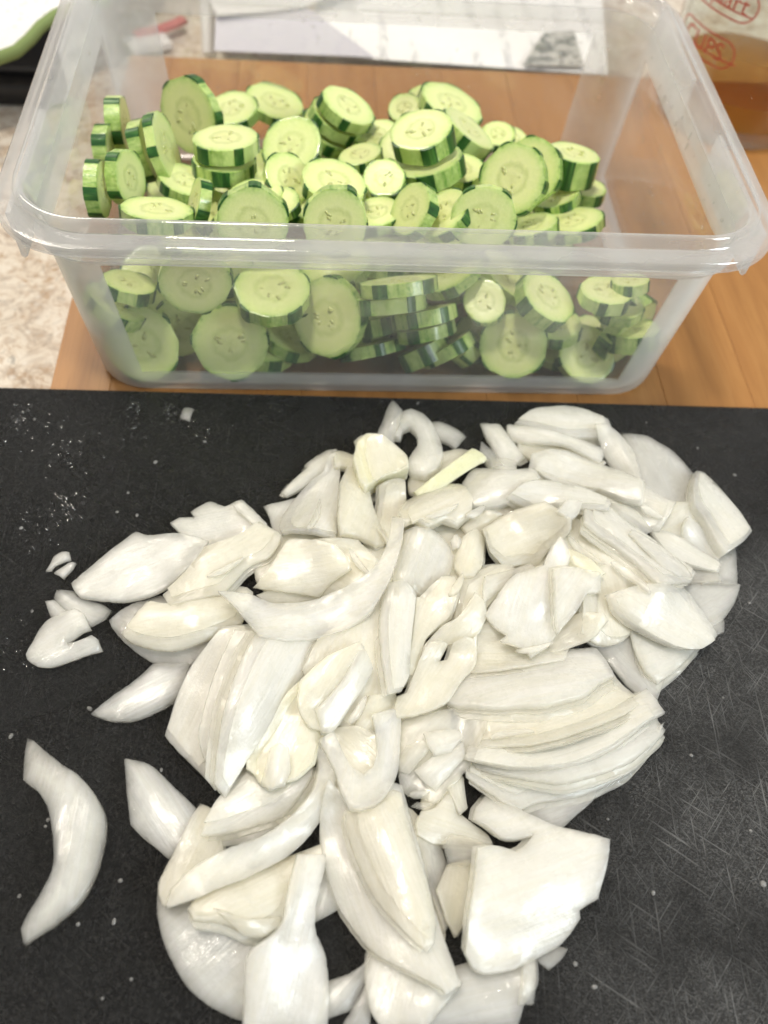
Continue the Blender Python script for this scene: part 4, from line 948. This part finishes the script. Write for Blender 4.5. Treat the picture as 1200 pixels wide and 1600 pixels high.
# ---- thin slivers and chips lying loose on top
for (cx_, cy_, L, Wd, an, bd), mt_, lb in (((742,800,34,13,30,2),'w','small onion chip on the back-centre slab'), ((690,798,58,10,22,4),'w','thin onion sliver on the curved ivory slab'),
        ((915,862,74,10,-36,4),'t','thin onion sliver above the large shaded inner surface'), ((985,905,80,10,-38,-4),'w','thin onion sliver above the broad ivory slab'),
        ((1018,800,44,13,-32,2),'w','onion chip on the white blunt-ended slice'), ((885,752,96,10,-20,5),'w','thin onion sliver lying along the ribbed slab'),
        ((712,915,40,13,60,3),'i','ivory onion chip below the small ivory chunk'), ((566,880,58,10,-50,5),'w','thin onion sliver left of the long crescent upper end'),
        ((560,1110,52,11,58,3),'w','thin onion sliver right of the bright folded face'), ((835,1010,62,10,14,4),'w','thin onion sliver on the toothed strip'),
        ((490,806,52,10,66,4),'w','thin onion sliver on the left half of the pinched fan'), ((352,886,66,10,28,4),'w','thin onion sliver on the cream sheet of the left lobe'),
        ((655,1240,34,12,10,3),'t','pale onion chip near the foot of the see-through membrane'), ((800,1150,70,9,8,-4),'w','thin onion sliver on the beige inner layer')):
    onion(leaf(cx_, cy_, L, Wd, an, bd), lb, mt_, 1.9, bw=.5, layers=0, tops=0, name='onion_sliver', cat='onion sliver')

# crumbs, juice drops on the board
def blob_field(name, spots, mat, label, cat, parent=None):
    bm = bmesh.new()
    for (x, y, r, sq) in spots:
        q = bmesh.ops.create_icosphere(bm, subdivisions=2, radius=1.0)
        mt = Matrix.Translation((x, y, BT - r * .15)) @ Matrix.Rotation(RNG.random() * 3, 4, 'Z') @ Matrix.Diagonal((r * RNG.uniform(.8, 1.3), r * RNG.uniform(.7, 1.0), r * sq, 1))
        bmesh.ops.transform(bm, matrix=mt, verts=q['verts'])
    o = bm_obj(name, bm, mat, parent); props(o, label, cat, None, 'stuff'); return o
sp = []
for px, py, r in ((200,770,3.5),(243,722,4),(183,800,4),(214,805,3.5),(54,655,3),(33,825,3.5),(75,1281,4),(71,1291,2.5),(178,1440,4),(140,1107,4.5),(17,1150,4),(122,1444,3.5),(188,1376,3.5),(252,1203,3),(653,630,3.5),(1148,742,3.5),(1171,942,3.5),(1193,1381,5),(899,1506,4),(929,1542,4.5),(1021,1395,4),(1173,1298,3),(950,1280,3),(640,668,2.5),(320,690,3),(110,1010,3),(50,955,3),(30,1400,3),(205,1530,3),(160,1560,2.5),(1080,1180,3),(1130,1090,2.5),(1090,700,3),(1010,660,2.5)):
    p = at_z(px, py, BT); sp.append((p[0], p[1], r * .30 / FPX, .7))
blob_field('onion_crumbs', sp, ONION['w'], 'tiny white onion crumbs scattered on the black board', 'crumbs')
t = NT('onion_juice'); gj = t.n('ShaderNodeBsdfGlossy'); gj.inputs['Roughness'].default_value = .05; tj = t.n('ShaderNodeBsdfTransparent'); mj = t.n('ShaderNodeMixShader')
t.l(schlick(t, .12, .85), mj.inputs[0]); t.l(tj.outputs[0], mj.inputs[1]); t.l(gj.outputs[0], mj.inputs[2]); t.surf(mj.outputs[0]); M_JUICE = t.m
sp = []; rg = random.Random(9)
def cl(cx_, cy_, s, n, r0, r1):
    for _ in range(n):
        p = at_z(cx_ + rg.gauss(0, s), cy_ + rg.gauss(0, s * 1.2), BT)
        if p[1] < YB - .004: sp.append((p[0], p[1], rg.uniform(r0, r1) * .42 / FPX, .55))
for c in ((30,660,22,40,1.5,3.5),(100,700,20,40,1.2,3.2),(105,790,14,40,1.5,3.5),(210,630,8,18,2,4),(262,640,9,20,1.5,3.5),(210,668,10,12,1.5,3),(60,830,20,30,1.2,2.8),(75,640,30,25,1.2,3),(430,632,10,12,1.2,2.6),(30,1010,22,22,1.2,2.6),(300,630,30,14,1.2,2.5),(315,668,10,6,1.5,3)): cl(*c)
blob_field('juice_drops', sp, M_JUICE, 'fine onion juice droplets on the back left of the black board', 'droplets')

# ------------------------------------------------------------------ things behind the container
# recipe sheet lying behind the wooden board
def mat_paper():
    t = NT('printed_paper'); v = t.coords()
    sx = t.n('ShaderNodeSeparateXYZ'); t.l(v, sx.inputs[0])
    # lines of print run along y in slanting columns
    ln = t.math('SINE', t.math('MULTIPLY', sx.outputs[0], 300.0))
    wd = t.noise(t.coords((300, 90, 1)), 1.0, 2, .6); blk = t.noise(t.coords((26, 14, 1), (0, 0, 0), (3, 1, 0)), 1.0, 1, .5)
    ink = t.math('MULTIPLY', t.math('MULTIPLY', t.ramp(ln, [(.55, 0), (.75, 1)]), t.ramp(wd, [(.42, 0), (.52, 1)])), t.ramp(blk, [(.46, 0), (.5, 1)]))
    c = t.mix(t.math('MULTIPLY', ink, .30), (.90, .89, .88), (.12, .12, .14))
    b = t.bsdf(Roughness=.6, Specular_IOR_Level=.25); t.l(c, b.inputs['Base Color']); t.surf(b.outputs[0]); return t.m
def mat_photo_print():
    t = NT('printed_photo'); v = t.coords(); n = t.noise(v, 130, 4, .6, .6)
    c = t.ramp(n, [(.35, (.12, .13, .12)), (.5, (.28, .29, .27)), (.58, (.62, .60, .56)), (.7, (.22, .24, .21))])
    b = t.bsdf(Roughness=.5); t.l(c, b.inputs['Base Color']); t.surf(b.outputs[0]); return t.m
def sheet(name, corners, z, mat, parent, origin, n=10, curl=None, thick=.0004):
    A, B, C_, D_ = [np.array(c) for c in corners]; V = []; Fc = []
    for k in range(2):
        for i in range(n + 1):
            for j in range(n + 1):
                f, g = i / n, j / n; p = A * (1 - f) * (1 - g) + B * f * (1 - g) + C_ * f * g + D_ * (1 - f) * g
                zz = z + (curl(f, g) if curl else 0) - k * thick
                V.append((p[0] - origin[0], p[1] - origin[1], zz - origin[2]))
    m = (n + 1) ** 2
    for i in range(n):
        for j in range(n):
            a = i * (n + 1) + j; q = (a, a + n + 1, a + n + 2, a + 1); Fc.append(q); Fc.append(tuple(x + m for x in q[::-1]))
    ring = [i * (n + 1) for i in range(n + 1)] + [n * (n + 1) + j for j in range(1, n + 1)] + [i * (n + 1) + n for i in range(n - 1, -1, -1)] + [j for j in range(n - 1, 0, -1)]
    for a, b in zip(ring, ring[1:] + ring[:1]): Fc.append((b, a, a + m, b + m))
    o = mesh_obj(name, V, Fc, mat, parent, sharp=40); return o
ZC = -.022
rp = empty('recipe_sheet', (.07, .40, 0)); rp.location = (.07, .40, 0)
props(rp, 'printed recipe sheet with a small grey photo behind the container', 'paper')
org = (.07, .40, 0)
M_PAPER = mat_paper()
c0 = at_z(585, 90, .001); c1 = at_z(948, 112, .001)
pg = sheet('page', [(c0[0] - .05, c0[1]), (c1[0], c1[1] - .004), (c1[0] + .035, c1[1] + .24), (c0[0] + .0, c0[1] + .27)], .0012, M_PAPER, rp, org, 12, lambda f, g: .004 * math.sin(g * 3.1) * (1 - f * .5))
q = [at_z(x, y, .0032)[:2] for x, y in ((812, 85), (900, 108), (922, 92), (893, 46))]
q = [at_z(x, y, .0034)[:2] for x, y in ((816, 104), (912, 106), (896, 50), (850, 54))]
sheet('printed_photo', q, .0046, mat_photo_print(), pg, org, 4)
M_LAV = simple('folded_page_shade', (.60, .58, .63), .55)  # shade on the page, put into its colour as greyish lavender
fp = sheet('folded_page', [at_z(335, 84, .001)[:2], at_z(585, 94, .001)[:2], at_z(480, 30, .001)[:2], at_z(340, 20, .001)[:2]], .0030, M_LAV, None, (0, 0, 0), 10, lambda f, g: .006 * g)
props(fp, 'folded page with painted greyish lavender shade left of the recipe sheet, seen through the container', 'paper')
wp = sheet('white_envelope', [at_z(340, 40, .004)[:2], at_z(470, 28, .004)[:2], at_z(640, -30, .004)[:2], at_z(300, -40, .004)[:2]], .0105, simple('white_paper', (.80, .78, .76), .6), None, (0, 0, 0), 8, lambda f, g: .003 * g)
props(wp, 'bright white paper lying over the far end of the folded page', 'paper')
# white tapered nozzle and red strip at the far left behind the container
bm = bmesh.new(); p = at_z(327, 84, -.02)
bmesh.ops.create_cone(bm, cap_ends=True, segments=20, radius1=.0035, radius2=.0065, depth=.05, matrix=Matrix.Translation((p[0], p[1] + .012, -.001)) @ Matrix.Rotation(-.9, 4, 'X'))
props(bm_obj('white_nozzle', bm, simple('white_plastic', (.85, .85, .84), .35), sharp=40), 'small white tapered plastic nozzle just beyond the wooden board', 'nozzle')
def ribbon(name, pts, wd, hgt, mat):
    V = []; Fc = []
    P = [Vector(p) for p in pts]
    for i, p in enumerate(P):
        t_ = (P[min(i + 1, len(P) - 1)] - P[max(i - 1, 0)]).normalized(); s = Vector((-t_.y, t_.x, 0)).normalized() * wd / 2
        for a, z in ((-1, 0), (1, 0), (1, hgt), (-1, hgt)): V.append(p + s * a + Vector((0, 0, z)))
    for i in range(len(P) - 1):
        for k in range(4): Fc.append((i * 4 + k, (i + 1) * 4 + k, (i + 1) * 4 + (k + 1) % 4, i * 4 + (k + 1) % 4))
    Fc.append((0, 1, 2, 3)); Fc.append(tuple(len(V) - 4 + k for k in (3, 2, 1, 0)))
    return mesh_obj(name, V, Fc, mat, sharp=40)
rd = ribbon('red_strip', [at_z(x, y, ZC + .006) for x, y in ((210, 57), (232, 54), (252, 49), (272, 42), (288, 34))], .007, .003, simple('red_plastic', (.55, .16, .15), .4))
props(rd, 'red plastic strip lying on the counter beyond the left back corner', 'strip')
bag = onion_bag = ribbon('white_wrapper', [at_z(x, y, ZC + .003) for x, y in ((200, 78), (220, 72), (245, 70), (262, 66))], .018, .004, simple('white_wrapper_plastic', (.74, .72, .70), .3))
props(bag, 'crumpled white wrapper just in front of the red strip', 'wrapper')

# black tray and white quilted mat with a green hem at the top left
tr = empty('black_tray', (-.30, .36, ZC)); props(tr, 'black tray on the granite at the far left under the quilted mat', 'tray')
M_BLK = simple('black_enamel', (.012, .012, .013), .35)
q0 = at_z(0, 174, ZC); 
bm = box_bm(-.34, .108, q0[1] - .36 + .004, .30, .0005, .016, .004, 3); bm_obj('base', bm, M_BLK, tr, sharp=50)
bm = box_bm(-.345, .112, q0[1] - .36 + .014, .30, .0162, .022, .0025, 3); bm_obj('rim', bm, simple('black_enamel_lip', (.030, .030, .032), .4), tr, sharp=50)
def mat_quilt():
    t = NT('quilted_cotton'); v = t.coords(); vo = t.n('ShaderNodeTexVoronoi'); vo.inputs['Scale'].default_value = 190; t.l(v, vo.inputs['Vector'])
    c = t.mix(t.ramp(vo.outputs['Distance'], [(.05, 1), (.3, 0)]), (.82, .81, .80), (.50, .49, .52))
    b = t.bsdf(Roughness=.85, Specular_IOR_Level=.1); t.l(c, b.inputs['Base Color'])
    t.l(t.bump(vo.outputs['Distance'], .9, .0015), b.inputs['Normal']); t.surf(b.outputs[0]); return t.m
qm = empty('quilted_mat', (-.30, .42, .03)); props(qm, 'white quilted mat with a green hem at the top left corner', 'mat')
zm = .018
edge = [at_z(x, y, zm) for x, y in ((-70, 112), (-30, 104), (0, 97), (25, 88), (45, 70), (62, 50), (85, 32), (120, 18), (170, 8))]
far = [p + np.array([-.06 + .012 * i, .16, 0]) for i, p in enumerate(edge)]
V = []; Fc = []; n = 12; L = len(edge)
for k in range(2):
    for i, (a, b_) in enumerate(zip(edge, far)):
        for j in range(n + 1):
            g = j / n; p = a * (1 - g) + b_ * g; V.append((p[0] + .30, p[1] - .42, zm - .03 + .004 * math.sin(g * 6 + i * .5) * g + (.006 if k == 0 else .0)))
m = L * (n + 1)
for i in range(L - 1):
    for j in range(n):
        a = i * (n + 1) + j; q = (a, a + n + 1, a + n + 2, a + 1); Fc.append(q); Fc.append(tuple(x + m for x in q[::-1]))
for i in range(L - 1): a = i * (n + 1); Fc.append((a + n + 1, a, a + m, a + n + 1 + m))
mesh_obj('quilt', V, Fc, mat_quilt(), qm, sharp=60)
V = []; Fc = []; K = 10
for i, p in enumerate(edge):
    t_ = edge[min(i + 1, L - 1)] - edge[max(i - 1, 0)]; t_ /= np.linalg.norm(t_); s = np.array([t_[1], -t_[0], 0])
    for k in range(K):
        a = 2 * math.pi * k / K; q = p + s * (.0036 * math.cos(a) + .001) + np.array([0, 0, .003 + .0036 * math.sin(a)]); V.append((q[0] + .30, q[1] - .42, q[2] - .03))
for i in range(L - 1):
    for k in range(K): Fc.append((i * K + k, (i + 1) * K + k, (i + 1) * K + (k + 1) % K, i * K + (k + 1) % K))
mesh_obj('green_hem', V, Fc, simple('green_binding', (.23, .30, .12), .8, .1), qm, sharp=60)

# glass measuring jug with red print
jc = at_z(1138, 172, WTOP); JR, JH = .054, .135
jug = empty('measuring_jug', (jc[0], jc[1], WTOP + .0003)); props(jug, 'glass measuring jug with red print and amber liquid at the top right', 'measuring jug')
t = NT('jug_glass'); gl = t.n('ShaderNodeBsdfGlossy'); gl.inputs['Roughness'].default_value = .05; trn = t.n('ShaderNodeBsdfTransparent'); trn.inputs[0].default_value = (.93, .94, .92, 1)
ms = t.n('ShaderNodeMixShader')
t.l(t.bump(t.noise(t.coords(), 60, 2, .5), .25, .002), gl.inputs['Normal'])
t.l(schlick(t, .045, .85), ms.inputs[0]); t.l(trn.outputs[0], ms.inputs[1]); t.l(gl.outputs[0], ms.inputs[2]); t.surf(ms.outputs[0]); M_GLASS = t.m
def lathe(name, prof, mat, parent, seg=56):
    V = []; Fc = []
    for r, z in prof:
        for k in range(seg): a = 2 * math.pi * k / seg; V.append((r * math.cos(a), r * math.sin(a), z))
    for i in range(len(prof) - 1):
        for k in range(seg): Fc.append((i * seg + k, i * seg + (k + 1) % seg, (i + 1) * seg + (k + 1) % seg, (i + 1) * seg + k))
    return mesh_obj(name, V, Fc, mat, parent, sharp=50)
def jr(z): return JR * (.90 + .10 * z / JH)
gw = lathe('glass_wall', [(0.0005, .0), (jr(0) - .004, 0), (jr(.001), .004), (jr(.05), .05), (jr(.1), .1), (jr(JH), JH), (jr(JH) + .002, JH + .003), (jr(JH) - .002, JH + .004), (jr(.1) - .0035, .1), (jr(.05) - .0035, .05), (jr(.01) - .004, .010), (jr(0) - .012, .0065), (.0005, .0060)], M_GLASS, jug)
t = NT('amber_liquid'); tb_ = t.n('ShaderNodeBsdfTransparent'); tb_.inputs[0].default_value = (.95, .74, .42, 1); gb = t.n('ShaderNodeBsdfGlossy'); gb.inputs['Roughness'].default_value = .03
dfb = t.n('ShaderNodeBsdfTranslucent'); dfb.inputs[0].default_value = (.85, .55, .20, 1)
m0 = t.n('ShaderNodeMixShader'); m0.inputs[0].default_value = .35; t.l(tb_.outputs[0], m0.inputs[1]); t.l(dfb.outputs[0], m0.inputs[2])
ms = t.n('ShaderNodeMixShader'); t.l(schlick(t, .03, .8), ms.inputs[0]); t.l(m0.outputs[0], ms.inputs[1]); t.l(gb.outputs[0], ms.inputs[2]); t.surf(ms.outputs[0])
LV = .026
lathe('amber_liquid', [(.0005, .0064), (jr(0) - .0125, .0068), (jr(.01) - .0045, .0105), (jr(LV) - .0039, LV), (jr(LV) - .0045, LV + .0004), (.0005, LV)], t.m, jug)
# handle on the far side
V = []; Fc = []; K = 12; path = [(JR * .96, .115), (JR + .022, .118), (JR + .036, .10), (JR + .036, .06), (JR + .024, .038), (JR * .95, .036)]
ha = math.radians(-15)
for i, (r, z) in enumerate(path):
    for k in range(K):
        a = 2 * math.pi * k / K; r2 = r + .006 * math.cos(a) * (1 if i in (2, 3) else .3); z2 = z + .006 * math.cos(a) * (0 if i in (2, 3) else 1); s = .008 * math.sin(a)
        V.append((r2 * math.cos(ha) - s * math.sin(ha), r2 * math.sin(ha) + s * math.cos(ha), z2))
for i in range(len(path) - 1):
    for k in range(K): Fc.append((i * K + k, (i + 1) * K + k, (i + 1) * K + (k + 1) % K, i * K + (k + 1) % K))
mesh_obj('handle', V, Fc, M_GLASS, jug, sharp=60)
M_RED = simple('red_print', (.55, .10, .07), .5)
def wrap_text(name, body, size, ang0, z0, parent):
    cu = bpy.data.curves.new(name, 'FONT'); cu.body = body; cu.size = size; cu.align_x = 'CENTER'; cu.align_y = 'CENTER'; cu.resolution_u = 3
    tmp = bpy.data.objects.new(name + '_tmp', cu); COL.objects.link(tmp); dg = bpy.context.evaluated_depsgraph_get()
    me = bpy.data.meshes.new_from_object(tmp.evaluated_get(dg)); bpy.data.objects.remove(tmp); bpy.data.curves.remove(cu)
    me.name = name
    for v in me.vertices:
        z = z0 + v.co.y; r = jr(z) + .0004; a = ang0 + v.co.x / r
        v.co = Vector((r * math.cos(a), r * math.sin(a), z))
    return link_mesh(name, me, M_RED, parent, smooth=False)
def wrap_line(bm, pts, ang0, z0, wd=.0009):
    for (x0, y0), (x1, y1) in zip(pts, pts[1:]):
        L = math.hypot(x1 - x0, y1 - y0); nx, ny = -(y1 - y0) / L * wd / 2, (x1 - x0) / L * wd / 2; N = max(1, int(L / .004)); prev = None
        for k in range(N + 1):
            f = k / N; row = []
            for s in (-1, 1):
                x = x0 + (x1 - x0) * f + nx * s; z = z0 + y0 + (y1 - y0) * f + ny * s; r = jr(z) + .0004; a = ang0 + x / r; row.append(bm.verts.new((r * math.cos(a), r * math.sin(a), z)))
            if prev: bm.faces.new((prev[0], row[0], row[1], prev[1]))
            prev = row
def pill(wd, hg, n=8):
    r = hg / 2; P = []
    for k in range(n + 1): a = -math.pi / 2 + math.pi * k / n; P.append((wd / 2 - r + r * math.cos(a), r * math.sin(a)))
    for k in range(n + 1): a = math.pi / 2 + math.pi * k / n; P.append((-wd / 2 + r + r * math.cos(a), r * math.sin(a)))
    return P + [P[0]]
d0 = CAM_LOC - jc; AF = math.atan2(d0[1], d0[0])
AT = AF - .62
wrap_text('print_cups', 'CUPS', .0135, AT, .053, gw); wrap_text('print_quart', '1 quart', .0135, AT + .02, .080, gw)
bm = bmesh.new(); wrap_line(bm, pill(.046, .0155), AT, .053); wrap_line(bm, pill(.050, .0165), AT + .02, .080)
bm_obj('print_frames', bm, M_RED, gw, smooth=False)
bm = bmesh.new()
for z in (.050, .076, .104): wrap_line(bm, [(-.030, 0), (.030, 0)], AT - .1, z)
wrap_line(bm, [(-.031, .048), (-.031, .110)], AT - .1, 0)
bm_obj('scale_lines', bm, M_RED, gw, smooth=False)

# drops of water on the inner walls of the container
t = NT('water_drop'); M_DROP = M_JUICE
bm = bmesh.new(); rg = random.Random(4)
for k in range(120):
    side = rg.choice('bbblrrr'); z = rg.uniform(.03, .085); ins = wall_inset(z) + T + .0009
    if side == 'b': x, y = rg.uniform(-.10, .11), D - ins; nrm = Vector((0, -1, .1))
    elif side == 'l': x, y = -W / 2 + ins, rg.uniform(.05, .18); nrm = Vector((1, 0, .1))
    else: x, y = W / 2 - ins, rg.uniform(.04, .18); nrm = Vector((-1, 0, .1))
    r = rg.uniform(.0004, .0011); q = bmesh.ops.create_icosphere(bm, subdivisions=2, radius=1.0)
    lg = rg.choice((1, 1, 1, 2.2))
    bmesh.ops.transform(bm, matrix=Matrix.Translation((x, y - D / 2, z)) @ nrm.to_track_quat('Z', 'Y').to_matrix().to_4x4() @ Matrix.Diagonal((r, r * lg, r * .55, 1)), verts=q['verts'])
o = bm_obj('water_drops', bm, M_DROP, cont); o['kind'] = 'stuff'
